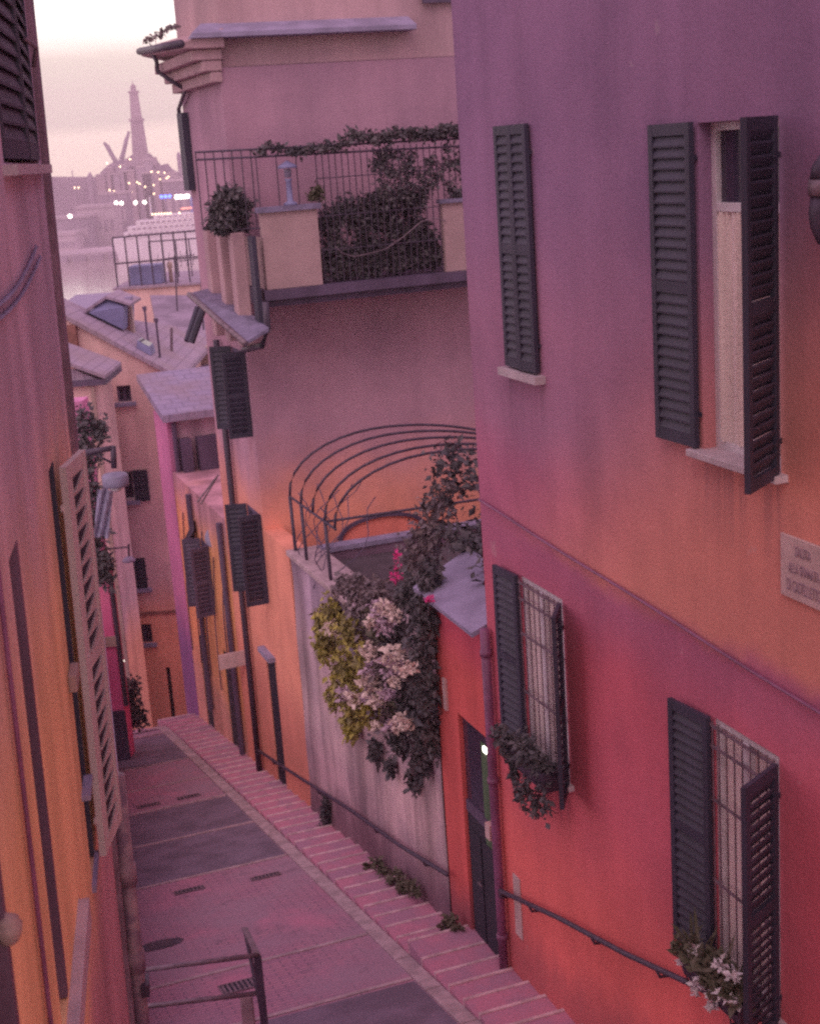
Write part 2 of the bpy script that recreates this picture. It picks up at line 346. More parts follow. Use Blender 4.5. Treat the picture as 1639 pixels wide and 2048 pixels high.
for s0 in (13.4, 15.0, 18.8, 20.92, 22.95, 24.6, 26.4, 29.3): 
    b = MB(); b.hexa([G(s0, left_n(s0) - .3, -.1), G(s0, 4.37, -.1), G(s0 + .07, 4.37, -.1), G(s0 + .07, left_n(s0) - .3, -.1), G(s0, left_n(s0) - .3, .012), G(s0, 4.37, .012), G(s0 + .07, 4.37, .012), G(s0 + .07, left_n(s0) - .3, .012)])
    struct(b.build('paving_band', M['kerb']))
def drain(s, n, w, dp, label):
    t = thing('drain_grate', label, 'drain', G(s, n))
    b = MB(); e = .02
    for (x0, x1, y0, y1) in ((0, w, 0, e), (0, w, dp - e, dp), (0, e, e, dp - e), (w - e, w, e, dp - e)):
        b.hexa([G(s + y0, n + x0, .002), G(s + y0, n + x1, .002), G(s + y1, n + x1, .002), G(s + y1, n + x0, .002), G(s + y0, n + x0, .014), G(s + y0, n + x1, .014), G(s + y1, n + x1, .014), G(s + y1, n + x0, .014)])
    k = int(w / .06)
    for i in range(k):
        x0 = e + (w - 2 * e) * (i + .25) / k; x1 = e + (w - 2 * e) * (i + .75) / k
        b.hexa([G(s + e, n + x0, .002), G(s + e, n + x1, .002), G(s + dp - e, n + x1, .002), G(s + dp - e, n + x0, .002), G(s + e, n + x0, .012), G(s + e, n + x1, .012), G(s + dp - e, n + x1, .012), G(s + dp - e, n + x0, .012)])
    b.build('grate_bars', M['iron_light'], t)
    b = MB(); b.poly([G(s, n, .006), G(s, n + w, .006), G(s + dp, n + w, .006), G(s + dp, n, .006)]); b.build('drain_slot', M['dark'], t)
drain(18.18, 2.62, .42, .16, 'slotted drain at the left below the dark asphalt')
drain(18.0, 3.66, .42, .16, 'slotted drain near the kerb below the dark asphalt')
drain(23.3, 2.9, .4, .2, 'far slotted drain by the left wall, above the asphalt band')
drain(23.3, 3.6, .4, .2, 'far slotted drain by the kerb, above the asphalt band')
drain(14.3, 2.45, .42, .3, 'square drain grate behind the iron guard rail')
t = thing('manhole_cover', 'oval rusty manhole cover in the brick ramp', 'manhole', G(16.4, 2.1))
b = MB(); b.poly([G(16.4 + .16 * math.sin(a * math.pi / 12), 2.1 + .3 * math.cos(a * math.pi / 12), .008) for a in range(24)]); b.build('cover_plate', M['iron'], t)
b = MB()
for i in range(5): b.poly([G(16.3 + i * .045, 1.95, .013), G(16.3 + i * .045, 2.25, .013), G(16.32 + i * .045, 2.25, .013), G(16.32 + i * .045, 1.95, .013)])
b.build('cover_ribs', M['iron_light'], t)
# terrain under everything down to the port
mb = MB()
mb.poly([V((-400, -30, -14)), V((400, -30, -14)), V((400, 20, -14.5)), V((-400, 20, -14.5))])
mb.poly([V((-400, 20, -14.5)), V((400, 20, -14.5)), V((400, 60, -22)), V((-400, 60, -22))])
mb.poly([V((-400, 60, -22)), V((400, 60, -22)), V((400, 420, -58)), V((-400, 420, -58))])
struct(mb.build('terrain', M['hill']))

# ------------------------------------------------------------------ wall / window helpers
def wall(F, a0, a1, z0, z1, holes, depth=.3, back=None):
    """front face with real openings and their reveals; a closed shell behind"""
    dps = depth if isinstance(depth, tuple) else (depth,) * len(holes)
    b = MB(); A = sorted({a0, a1, *[h[0] for h in holes], *[h[1] for h in holes]}); Z = sorted({z0, z1, *[h[2] for h in holes], *[h[3] for h in holes]})
    for x0, x1 in zip(A, A[1:]):
        for y0, y1 in zip(Z, Z[1:]):
            cx, cy = (x0 + x1) / 2, (y0 + y1) / 2
            if any(h[0] < cx < h[1] and h[2] < cy < h[3] for h in holes): continue
            b.poly([F.p(x0, y0), F.p(x1, y0), F.p(x1, y1), F.p(x0, y1)])
    for hi, h in enumerate(holes):
        x0, x1, y0, y1 = h; depth = dps[hi]
        for p, q in (((x0, y0), (x1, y0)), ((x1, y0), (x1, y1)), ((x1, y1), (x0, y1)), ((x0, y1), (x0, y0))):
            b.poly([F.p(*p, 0), F.p(*p, -depth), F.p(*q, -depth), F.p(*q, 0)])
        b.poly([F.p(x0, y0, -depth), F.p(x1, y0, -depth), F.p(x1, y1, -depth), F.p(x0, y1, -depth)])
    if back:
        for p, q in (((a0, z0), (a1, z0)), ((a1, z0), (a1, z1)), ((a1, z1), (a0, z1)), ((a0, z1), (a0, z0))):
            b.poly([F.p(*p, 0), F.p(*q, 0), F.p(*q, -back), F.p(*p, -back)])
        b.poly([F.p(a0, z0, -back), F.p(a1, z0, -back), F.p(a1, z1, -back), F.p(a0, z1, -back)])
    return b
def shutter(F, hinge, z0, z1, w, ang, side, m, parent, o=.02, gap=.075, name='shutter', fin=None, panel=False):
    """louvred leaf hinged at `hinge`; side=+1 swings towards +U, ang=0 flat on the wall, 90 square to it"""
    d = F.U * side * math.cos(R_(ang)) + F.N * math.sin(R_(ang)); nn = F.N * math.cos(R_(ang)) - F.U * side * math.sin(R_(ang))
    P = Frame(F.p(hinge, 0, o), d, nn, F.Z); b = MB(); th = .04; st = .055; fo = fin or th * .93; slot_shade = []
    b.box(P, 0, st, z0, z1, 0, th); b.box(P, w - st, w, z0, z1, 0, th)
    zs = [z0, (z0 + z1) / 2 - .04, z1 - .08]
    for z in zs: b.box(P, st, w - st, z, z + .08, .002, th - .002)
    for za, zb in ((z0 + .08, zs[1]), (zs[1] + .08, z1 - .08)):
        if panel:                                  # thick fixed louvres seen along their slope: a pale board with the shade between slats painted as dark wedge-shaped slots
            b.box(P, st, w - st, za, zb, .004, th - .008); k = int((zb - za) / .105); h = (zb - za) / k
            for i in range(k):
                z = za + i * h; x0, x1 = st + .10, w - st - .06
                slot_shade.append([P.p(x0, z + h * .2, th - .005), P.p(x1, z + h * .85, th - .005), P.p(x0, z + h * .85, th - .005)])
                b.hexa([P.p(x0 - .02, z + h * .02, th - .0078), P.p(x0, z, th - .0078), P.p(x1 + .03, z + h * .72, th - .0078), P.p(x1 + .01, z + h * .76, th - .0078), P.p(x0 - .02, z + h * .14, th + .006), P.p(x0, z + h * .1, th + .006), P.p(x1 + .03, z + h * .80, th + .006), P.p(x1 + .01, z + h * .84, th + .006)])
            continue
        k = max(1, int((zb - za) / gap)); h = (zb - za) / k
        for i in range(k):
            z = za + i * h + h * rnd.uniform(-.05, .05); tl = rnd.uniform(-.05, .05) * h
            b.hexa([P.p(st, z, fo), P.p(w - st, z, fo), P.p(w - st, z + h * .18, fo + .001), P.p(st, z + h * .18, fo + .001),
                    P.p(st, z + h * 1.0, .003), P.p(w - st, z + h * 1.0 + tl, .003), P.p(w - st, z + h * 1.2 + tl, .008), P.p(st, z + h * 1.2, .008)])
    nf = len(b.f)
    for q_ in slot_shade: b.poly(q_)
    if fin: b.box(P, st, w - st, z0 + .05, z1 - .05, .0005, .003)
    nf2 = len(b.f)
    for z in (z0 + .22, z1 - .25): b.box(P, -.025, .09, z, z + .035, -.008, .0)
    s_ = b.build(name, [m, M['dark']], parent)
    for p in s_.data.polygons[nf:nf2]: p.material_index = 1
    return s_
def window(F, a0, a1, z0, z1, parent, pane='glass', transom=None, frame='white_paint', o=-.16, curtain=None, sill=None, grille=False):
    w = bpy.data.objects.new('window', None); COL.objects.link(w); w.parent = parent; w.location = F.p(a0, z0) - parent_loc(parent)
    b = MB(); f = .06
    for x0, x1, y0, y1 in ((a0, a0 + f, z0, z1), (a1 - f, a1, z0, z1), (a0 + f, a1 - f, z0, z0 + f), (a0 + f, a1 - f, z1 - f, z1)): b.box(F, x0, x1, y0, y1, o, o + .06)
    zt = z1 - f
    if transom: b.box(F, a0 + f, a1 - f, transom, transom + .06, o, o + .065); zt = transom
    mid = (a0 + a1) / 2; b.box(F, mid - .045, mid + .045, z0 + f, zt, o, o + .07)
    b.build('window_frame', M[frame], w, bevel=.004)
    b = MB(); b.poly([F.p(a0 + f, z0 + f, o + .02), F.p(a1 - f, z0 + f, o + .02), F.p(a1 - f, z1 - f, o + .02), F.p(a0 + f, z1 - f, o + .02)])
    b.build('window_pane', M[pane], w)
    if curtain:
        b = MB(); k = 40; zc = zt
        xs = [a0 + f + (a1 - a0 - 2 * f) * i / k for i in range(k + 1)]
        for i in range(k):
            oo = lambda j: o + .05 + .022 * math.sin(j * 1.9) + .012 * math.sin(j * .7 + 1)
            b.poly([F.p(xs[i], z0 + f, oo(i)), F.p(xs[i + 1], z0 + f, oo(i + 1)), F.p(xs[i + 1], zc, oo(i + 1)), F.p(xs[i], zc, oo(i))])
        b.build('curtain', M['curtain'], w)
    if sill:
        b = MB(); b.box(F, a0 - .08, a1 + .08, z0 - .05, z0 + .001, -.2, sill); b.build('window_sill', M['marble'], w, bevel=.006)
    if grille:
        b = MB(); k = 8
        for i in range(k + 1):
            x = a0 + (a1 - a0) * (i + .0) / k; x = min(max(x, a0 + .02), a1 - .02); b.tube([F.p(x, z0 + .02, .03), F.p(x, z1 - .02, .03)], .0065, 6)
        for z in (z0 + .06, z0 + (z1 - z0) * .35, z0 + (z1 - z0) * .68, z1 - .22, z1 - .06): b.box(F, a0 - .02, a1 + .02, z - .012, z + .012, .022, .034)
        b.build('window_grille', M['iron_light'], w)
    return w
def holes_of(*ws): return list(ws)

# ------------------------------------------------------------------ the red house on the right
H1 = thing('red_house', 'tall plum and red house along the right side of the steps', 'house', FR.p(10, -8.6))
hR = [(7.80, 8.74, -2.20, .03), (11.40, 12.0, -1.98, .12), (11.16, 12.04, -5.75, -3.98), (7.84, 8.66, -6.22, -4.20)]
b = wall(FR, -6, 12.95, -12, 4.5, hR, (.28, .28, .09, .09), 8); b.build('wall', M['red_wall'], H1)
w1 = window(FR, 7.80, 8.74, -2.20, .03, H1, transom=-.56, curtain=True, sill=.10)
shutter(FR, 8.76, -2.19, .04, .52, 2, 1, M['shutter'], w1); shutter(FR, 7.78, -2.22, .04, .50, 55, -1, M['shutter'], w1)
b = MB()
b.box(FR, 11.30, 12.10, -2.06, -1.99, -.1, .10)
w2 = bpy.data.objects.new('window', None); COL.objects.link(w2); w2.parent = H1; w2.location = FR.p(11.4, -1.98) - H1.location
b.build('window_sill', M['marble'], w2)
shutter(FR, 12.02, -1.97, .13, .325, 0, -1, M['shutter'], w2); shutter(FR, 11.37, -1.97, .13, .32, 3, 1, M['shutter'], w2)
w3 = window(FR, 11.16, 12.04, -5.75, -3.98, H1, pane='curtain', sill=.08, grille=True, o=-.07)
shutter(FR, 12.06, -5.78, -3.98, .46, 4, 1, M['shutter'], w3); shutter(FR, 11.14, -5.80, -4.0, .42, 33, -1, M['shutter'], w3)
w4 = window(FR, 7.84, 8.66, -6.22, -4.20, H1, pane='curtain', sill=.06, grille=True, o=-.07)
shutter(FR, 8.68, -6.24, -4.2, .48, 6, 1, M['shutter'], w4); shutter(FR, 7.82, -6.28, -4.24, .46, 61, -1, M['shutter'], w4)
b = MB(); b.tube([FR.p(12.86, z, .07) for z in (-4.75, -6, -7.5, -8.75)], .05, 10)
for z in (-5.0, -6.4, -8.2): b.tube([FR.p(12.86, z - .03, .07), FR.p(12.86, z + .03, .07)], .062, 10)
b.build('drainpipe', M['pipe'], H1, smooth=True)
b = MB(); b.box(FR, 12.45, 12.62, -8.05, -7.35, -.01, .012); b.build('meter_door', M['plaque'], H1)
b = MB(); b.box(FR, -6, 12.94, -3.75, -3.70, -.01, .012)
def cable_pts():
    out = []
    for i in range(40):
        a = 6.8 + 6.1 * i / 39; z = -3.72 + .30 * ((a - 6.8) / 6.1) + .006 * math.sin(a * 2.1)
        out.append(FR.p(a, z, .03))
    return out
c1 = MB(); c1.tube(cable_pts(), .012, 6); c1.build('wall_cable', M['pipe'], None); tag(bpy.data.objects['wall_cable'], 'thin dark cable running along the red house above the lower windows', 'cable')
# flower boxes hung under the two lower windows
def flower_box(a0, a1, z, label, kind):
    t = thing('flower_box', label, 'flower box', FR.p((a0 + a1) / 2, z))
    b = MB(); b.hexa([FR.p(a0, z - .2, .10), FR.p(a1, z - .2, .10), FR.p(a1, z - .2, .24), FR.p(a0, z - .2, .24), FR.p(a0 - .02, z, .085), FR.p(a1 + .02, z, .085), FR.p(a1 + .02, z, .28), FR.p(a0 - .02, z, .28)])
    for a in (a0 + .1, a1 - .1): b.tube([FR.p(a, z + .02, .02), FR.p(a, z - .04, .30), FR.p(a, z - .22, .26), FR.p(a, z - .24, .0)], .012, 6)
    b.build('planter', M['iron'], t)
    b = MB()
    for i in range(9): b.leaves(FR.p(a0 + (a1 - a0) * (i + .5) / 9, z + rnd.uniform(.0, .12), .2 + rnd.uniform(-.04, .1)), (.12, .12, .16), 75, .075, .2)
    if kind == 'white':
        for i in range(26):
            p = FR.p(a0 + (a1 - a0) * rnd.uniform(.15, 1), z + .02, .2); a = V((rnd.gauss(0, .35), rnd.gauss(0, .35), 1)).normalized(); sd_ = a.cross(V((rnd.gauss(0, 1), rnd.gauss(0, 1), 0))).normalized(); l = rnd.uniform(.22, .42)
            b.poly([p - sd_ * .012, p + sd_ * .012, p + a * l * .7 + sd_ * .015 , p + a * l + V((0, 0, -.03)), p + a * l * .7 - sd_ * .012])
    else:
        for i in range(14): b.leaves(FR.p(a0 + (a1 - a0) * rnd.random(), z - rnd.uniform(.05, .45), .24), (.07, .07, .2), 50, .06, .8)
    b.build('foliage', M['leaf_mid' if kind == 'white' else 'leaf_dark'], t)
    if kind == 'white':
        for i in range(11):
            b = MB(); b.leaves(FR.p(a0 + (a1 - a0) * rnd.uniform(.0, .9), z + rnd.uniform(-.22, .22), .26 + rnd.uniform(0, .06)), (.06, .06, .06), 34, .05, .1); b.build('flower', M['blossom_white'], t)
flower_box(7.98, 8.78, -6.12, 'dark planter of white flowers hanging below the lower right window', 'white')
flower_box(11.2, 12.15, -5.62, 'planter of drooping dark leaves below the window beside the drainpipe', 'dark')
# street sign
t = thing('street_sign', 'pale marble street name plaque on the orange part of the wall', 'street sign', FR.p(7.3, -2.8))
b = MB(); b.box(FR, 7.26, 7.78, -3.01, -2.59, .001, .022); b.build('plaque_slab', M['plaque'], t, bevel=.004)
def text(F, s, a, z, size, o, m, parent, sx=1):
    cu = bpy.data.curves.new('lettering', 'FONT'); cu.body = s; cu.size = size; cu.align_x = 'CENTER'; cu.align_y = 'CENTER'; cu.extrude = .002; cu.space_character = 1.05
    to = bpy.data.objects.new('lettering', cu); COL.objects.link(to)
    dg = bpy.context.evaluated_depsgraph_get(); me = bpy.data.meshes.new_from_object(to.evaluated_get(dg)); bpy.data.objects.remove(to)
    X = -F.U; 
    Mx = Matrix(((X.x, 0, F.N.x, 0), (X.y, 0, F.N.y, 0), (X.z, 1, F.N.z, 0), (0, 0, 0, 1))); p = F.p(a, z, o)
    me.transform(Matrix.Diagonal((sx, 1, 1, 1))); me.transform(Mx); me.transform(Matrix.Translation(p - parent_loc(parent))); me.materials.clear(); me.materials.append(m)
    ob = bpy.data.objects.new('lettering', me); COL.objects.link(ob); ob.parent = parent; return ob
text(FR, 'SALITA', 7.53, -2.68, .10, .024, M['letter'], t, .52); text(FR, 'ALLA SPIANATA', 7.52, -2.80, .10, .024, M['letter'], t, .44); text(FR, 'DI CASTELLETTO', 7.52, -2.92, .115, .024, M['letter'], t, .40)
# round wall lantern at the frame's right edge
t = thing('wall_lantern', 'dark iron wall lantern at the right edge, beside the tall window', 'lantern', FR.p(7.33, -.5))
b = MB(); b.lathe(FR.p(7.07, -.42, .16), [(.02, -.30), (.07, -.27), (.11, -.18), (.12, -.10), (.11, .0)]); b.build('lantern_bowl', M['iron'], t, smooth=True)
b = MB(); b.lathe(FR.p(7.07, -.42, .16), [(.122, .0), (.125, .05), (.12, .09)]); b.build('lantern_band', M['iron_light'], t, smooth=True)
b = MB(); b.lathe(FR.p(7.07, -.42, .16), [(.115, .09), (.1, .17), (.06, .22), (.015, .25)]); b.tube([FR.p(7.07, -.20, .16), FR.p(7.07, -.16, .1), FR.p(7.07, -.22, .0)], .014, 8); b.build('lantern_cap', M['iron'], t, smooth=True)
# handrail on the wall
def rail_pts():
    pix = [(515, 1500), (575, 1540), (700, 1620), (800, 1692), (895, 1750)]
    return [FR.p(*FR.at(*q, .1), .1) for q in pix]
def rail_r():
    pix = [(1000, 1782), (1120, 1838), (1250, 1908), (1380, 1968), (1490, 2021), (1620, 2088)]
    return [FR.p(*FR.at(*q, .1), .1) for q in pix]
def hand(pts, label, nb, short=False):
    t = thing('wall_handrail', label, 'handrail', pts[0]); b = MB(); b.tube(pts, .026, 10)
    e = pts[0]; b.tube([e, e + V((0, 0, -.07)), e + V((0, 0, -.09)) - FR.N * .1], .02, 8); b.build('rail', M['iron'], t, smooth=True)
    for i in range(nb):
        f = (i + .5) / nb * (len(pts) - 1); j = int(f); p = pts[j].lerp(pts[min(j + 1, len(pts) - 1)], f - j); b = MB()
        b.tube([p + V((0, 0, -.02)), p + V((0, 0, -.09)) - FR.N * .03, p + V((0, 0, -.10)) - FR.N * .1], .014, 8); b.build('bracket', M['iron'], t, smooth=True)
hand(rail_r(), 'iron handrail fixed to the red house, running down to the drainpipe', 5)
hand(rail_pts(), 'iron handrail fixed to the old stone garden wall', 4)
p0 = FR.p(*FR.at(925, 1765, .1), .1)
hand([FR.p(*FR.at(890, 1748, .1), .1) + V((0, 0, -.01)), p0, FR.p(*FR.at(915, 1762, .1), .1)], 'short end of handrail beside the dark garden door', 1) if False else None

# ------------------------------------------------------------------ garden gate wall, stone wall, terrace
T = thing('garden_gate_house', 'small bright red wall with dark door and slate hood', 'gatehouse', FR.p(13.7, -8.9))
dh = (13.16, 13.95, -8.86, -6.05)
b = wall(FR, 12.97, 14.56, -11, -4.86, [dh], .07, .4); b.build('wall', M['gate_wall'], T)
d = bpy.data.objects.new('door', None); COL.objects.link(d); d.parent = T; d.location = FR.p(13.16, -8.86) - T.location
b = MB(); b.box(FR, 13.17, 13.94, -8.84, -7.22, -.068, -.04); b.box(FR, 13.22, 13.52, -8.7, -7.4, -.038, -.028); b.box(FR, 13.58, 13.89, -8.7, -7.4, -.038, -.028); b.build('door_leaf', M['dark'], d)
b = MB(); b.box(FR, 13.17, 13.94, -7.21, -7.08, -.068, -.028); b.build('door_rail', M['shutter_plum'], d)
b = MB(); b.box(FR, 13.17, 13.94, -7.07, -6.06, -.068, -.05); b.build('glass_pane', M['glass'], d)
b = MB(); b.box(FR, 13.17, 13.42, -7.6, -6.2, -.048, -.035); b.build('green_curtain', M['green_curtain'], d)
b = MB(); b.hexa([FR.p(x, z, o) for z in (-6.27, -6.21) for x, o in ((13.24, -.05), (13.32, -.05), (13.32, -.02), (13.24, -.02))]); b.build('door_bright_spot', M['light_white'], d)  # small white glowing block in front of the door glass
b = MB(); b.box(FR, 13.14, 13.97, -8.98, -8.86, -.065, .03); b.build('door_step', M['slate'], d)
b = MB(); b.tube([FR.p(13.62, -7.95, -.05), FR.p(13.62, -7.95, .01), FR.p(13.52, -7.95, .01)], .012); b.build('handle', M['iron_light'], d)
b = MB()                                        # slate hood
b.hexa([FR.p(12.97, -4.86, .16), FR.p(14.66, -4.82, .16), FR.p(14.9, -4.55, -.62), FR.p(12.97, -4.55, -.62), FR.p(12.97, -4.80, .17), FR.p(14.66, -4.76, .17), FR.p(14.9, -4.49, -.62), FR.p(12.97, -4.49, -.62)])
b.build('roof', M['ledge'], T, bevel=.006)
b = MB(); b.box(FR, 14.22, 14.30, -6.12, -5.75, 0, .03); b.box(FR, 14.24, 14.28, -5.9, -5.8, .03, .035); b.build('intercom', M['plaque'], T)
b = MB(); b.box(FR, 13.0, 13.12, -7.15, -6.98, 0, .09); b.build('letter_box', M['plaque'], T)

t = thing('stone_wall', 'old streaked pale garden wall between red gate and orange house', 'wall', FR.p(17.5, -9.8))
b = MB(); n_ = 40                                # slightly bulging old masonry
for i in range(n_):
    for j in range(12):
        def q(i, j):
            a = 14.58 + (20.7 - 14.58) * i / n_; z = -11 + 5.12 * j / 12; return FR.p(a, z, .0 + .05 * mnoise.noise(V((a * .9, z * .9, 3))) + .03 * (1 - j / 12))
        b.poly([q(i, j), q(i + 1, j), q(i + 1, j + 1), q(i, j + 1)])
b.box(FR, 14.58, 20.7, -11, -5.9, -.45, -.09); b.build('masonry', M['stone_wall'], t, smooth=True)
b = MB(); b.box(FR, 14.58, 20.72, -5.885, -5.80, -.48, .05); b.build('coping', M['kerb'], t, bevel=.01)
t = thing('terrace_wall', 'low dark parapet closing the garden terrace under the pergola', 'wall', FB.p(7, -6))
FB2 = Frame(uR * 20.42, nR, -uR)
b = MB(); b.box(FB2, 5.76, 9.5, -9, -5.86, -.2, 0); b.build('masonry', mat('dark_plaster', L(.24, .15, .22), .9, .3, 2), t); b = MB(); b.box(FB2, 5.74, 9.5, -5.855, -5.78, -.23, .03); b.build('coping', M['ledge'], t)
mb = MB(); mb.box(FG, 14.56, 20.40, -9, -6.0, 5.76, 13); struct(mb.build('terrace_ground', mat('garden_soil', L(.10, .075, .09), .95, .3, 3)))

# ------------------------------------------------------------------ the far house with balcony
H2 = thing('balcony_house', 'tall plum house with corner balcony and orange base at the bend', 'house', FB.p(7, -10.6))
arch = (6.52, 8.10, -8.2, -5.86)
b = wall(FB, 5.3, 14, -13, 1.35, [], .25)
FS = FR
b2 = wall(FS, 22.2, 25.15, -13, 1.35, [(22.32, 22.95, -10.62, -8.15), (22.32, 23.2, -4.3, -2.95), (22.32, 23.2, -7.1, -5.6)], .06)
for poly in b2.f: b.poly([b2.v[i] for i in poly])
b.poly([FR.p(25.15, -13, 0), FR.p(25.15, -13, -8), FR.p(25.15, 1.35, -8), FR.p(25.15, 1.35, 0)])
b.poly([FR.p(22.2, 1.35, 0), FR.p(25.15, 1.35, 0), FR.p(25.15, 1.35, -8.7), FR.p(22.2, 1.35, -8.7)])
b.build('wall', M['far_wall'], H2)
b = MB(); b.box(FR, 20.73, 22.19, -12, -5.83, -.3, .0); b.build('base_wall', M['far_wall'], H2)
# arched niche, raised surround, the panel's lit look painted as a brighter orange
b = MB(); pts = []
for i in range(17):
    a = math.pi * i / 16; pts.append((7.31 + .80 * math.cos(a), -6.35 + .5 * math.sin(a) ** .6))
prof = [(8.11, -8)] + pts + [(6.51, -8)]
for (a0, z0), (a1, z1) in zip(prof, prof[1:]):
    b.poly([FB.p(a0, z0, .0), FB.p(a1, z1, .0), FB.p(a1, z1, .05), FB.p(a0, z0, .05)]); 
    c0 = (7.31 + (a0 - 7.31) * .94, z0 - .05 if z0 > -7 else z0); c1 = (7.31 + (a1 - 7.31) * .94, z1 - .05 if z1 > -7 else z1)
    b.poly([FB.p(a0, z0, .05), FB.p(a1, z1, .05), FB.p(*c1, .05), FB.p(*c0, .05)]); b.poly([FB.p(*c0, .05), FB.p(*c1, .05), FB.p(*c1, .004), FB.p(*c0, .004)])
b.build('arch_moulding', M['shutter_plum'], H2)
b = MB(); b.poly([FB.p(7.31 + (a - 7.31) * .94, z - .05 if z > -7 else z, .004) for a, z in prof]); b.build('arch_panel', plaster('niche_glow', [((0, 0), L(.86, .27, .20))]), H2)
# side openings
b = MB(); b.box(FS, 22.33, 22.94, -10.6, -8.16, -.058, -.02); b.build('door', M['dark'], H2, )
b = MB(); b.box(FS, 22.28, 23.0, -8.12, -8.04, .0, .12); b.build('door_hood', M['ledge'], H2)
for (a0, a1, z0, z1), angs in (((22.32, 23.2, -4.3, -2.95), (95, 60)), ((22.32, 23.2, -7.1, -5.6), (88, 70))):
    w = window(FS, a0, a1, z0, z1, H2, frame='shutter_plum', o=-.05)
    shutter(FS, a0 - .01, z0, z1 + .02, .36, angs[0], -1, M['shutter'], w); shutter(FS, a1 + .01, z0, z1 + .02, .36, angs[1], 1, M['shutter'], w)
b = MB(); b.tube([FS.p(23.95, z, .09) for z in (-2.9, -5, -7.5, -10.7)], .055, 8); b.build('drainpipe', M['pipe_dark'], H2, smooth=True)
# eaves, cornice, ledge, upper storey
b = MB()
b.hexa([FB.p(4.72, 1.62, .2), FB.p(5.36, 1.62, .2), FB.p(5.36, 1.62, -3.1), FB.p(4.72, 1.78, -3.1), FB.p(4.70, 1.72, .22), FB.p(5.36, 1.9, .22), FB.p(5.36, 2.05, -3.1), FB.p(4.70, 1.90, -3.1)])
for o, z0, z1 in ((.42, 1.46, 1.62), (.28, 1.30, 1.46), (.16, 1.14, 1.30)):
    b.box(FB, 5.3 - o, 5.32 + .02 * o, z0, z1 - .002, -2.9, .01 + .2 * o)
b.build('cornice', M['upper_wall'], H2, bevel=.02)
b = MB()
b.hexa([FB.p(4.85, 1.76, .30), FB.p(8.38, 1.76, .28), FB.p(8.38, 1.76, -.05), FB.p(4.85, 1.76, -.05), FB.p(4.85, 1.84, .30), FB.p(8.38, 1.84, .28), FB.p(8.38, 2.0, -.1), FB.p(5.1, 2.0, -.1)])
b.build('ledge', M['ledge'], H2, bevel=.01)
b = MB(); b.box(FB, 5.36, 14, 1.36, 6, -3.1, -.06); b.build('upper_wall', M['upper_wall'], H2)
b = MB(); b.box(FB, 8.6, 9.35, 2.16, 2.3, 0, .05); b.build('upper_sill', M['shutter_plum'], H2)
b = MB(); g = [FB.p(4.70, 1.70, .22), FB.p(4.70, 1.78, -1.5), FB.p(4.70, 1.86, -3.1)]; b.tube(g, .06, 8)
b.tube([at(*q, 24.6) for q in ((302, 100), (313, 122), (315, 142), (340, 160), (371, 178))] + [FR.p(25.2, .9, .06), FR.p(25.2, -.4, .06)], .035, 8); b.build('gutter', M['pipe_dark'], H2, smooth=True)
b = MB(); b.box(FS, 24.75, 25.14, -.45, .82, .002, .12); b.build('shutter', M['shutter'], H2)
# balcony (a part with sub-parts)
BA = bpy.data.objects.new('balcony', None); COL.objects.link(BA); BA.parent = H2; BA.location = FB.p(5.4, -1.9) - H2.location
ob = 1.16
b = MB(); b.box(FB, 5.36, 9.6, -2.05, -1.90, .005, ob + .06); b.box(FB, 5.40, 9.6, -2.16, -2.05, .005, ob - .05); b.build('floor_slab', M['shutter_plum'], BA)
PP = mat('parapet_plaster', L(.45, .31, .32), .9, .15, 2)
b = MB(); b.box(FB, 5.42, 6.28, -1.895, -.78, ob - .12, ob); b.box(FB, 5.42, 5.54, -1.895, -1.15, .01, ob - .1201); b.build('parapet', PP, BA); b = MB(); b.box(FB, 8.28, 8.95, -1.895, -.86, ob - .12, ob); b.build('parapet', PP, BA)
b = MB(); b.box(FB, 5.38, 6.34, -.778, -.70, ob - .17, ob + .05); b.build('parapet_cap', M['slate'], BA); b = MB(); b.box(FB, 8.24, 9.0, -.858, -.80, ob - .17, ob + .05); b.build('parapet_cap', M['slate'], BA)
b = MB()
for z in (.13, .02): b.tube([FB.p(4.8, z + .02, .0), FB.p(5.44, z, ob - .06), FB.p(9.4, z - .06, ob - .06)], .018, 6)
for i in range(40):
    a = 5.44 + i * .1
    zb = -.70 if a < 6.32 else (-.8 if 8.26 < a else -1.88)
    if a < 6.3 and i % 3: continue
    b.tube([FB.p(a, zb, ob - .06), FB.p(a, .05, ob - .06)], .009, 5)
for z in (-.35, -.9, -1.4): b.tube([FB.p(6.32, z, ob - .06), FB.p(8.26, z, ob - .06)], .008, 5)
for i in range(7): 
    f = i / 6.5; b.tube([FB.p(4.8 + .64 * f, -1.0, ob * f * .94), FB.p(4.8 + .64 * f, .14, ob * f * .94)], .010, 5)
b.tube([FB.p(4.8, -1.0, 0), FB.p(5.44, -1.0, ob - .06)], .012, 5)
b.build('railing', M['iron'], BA)
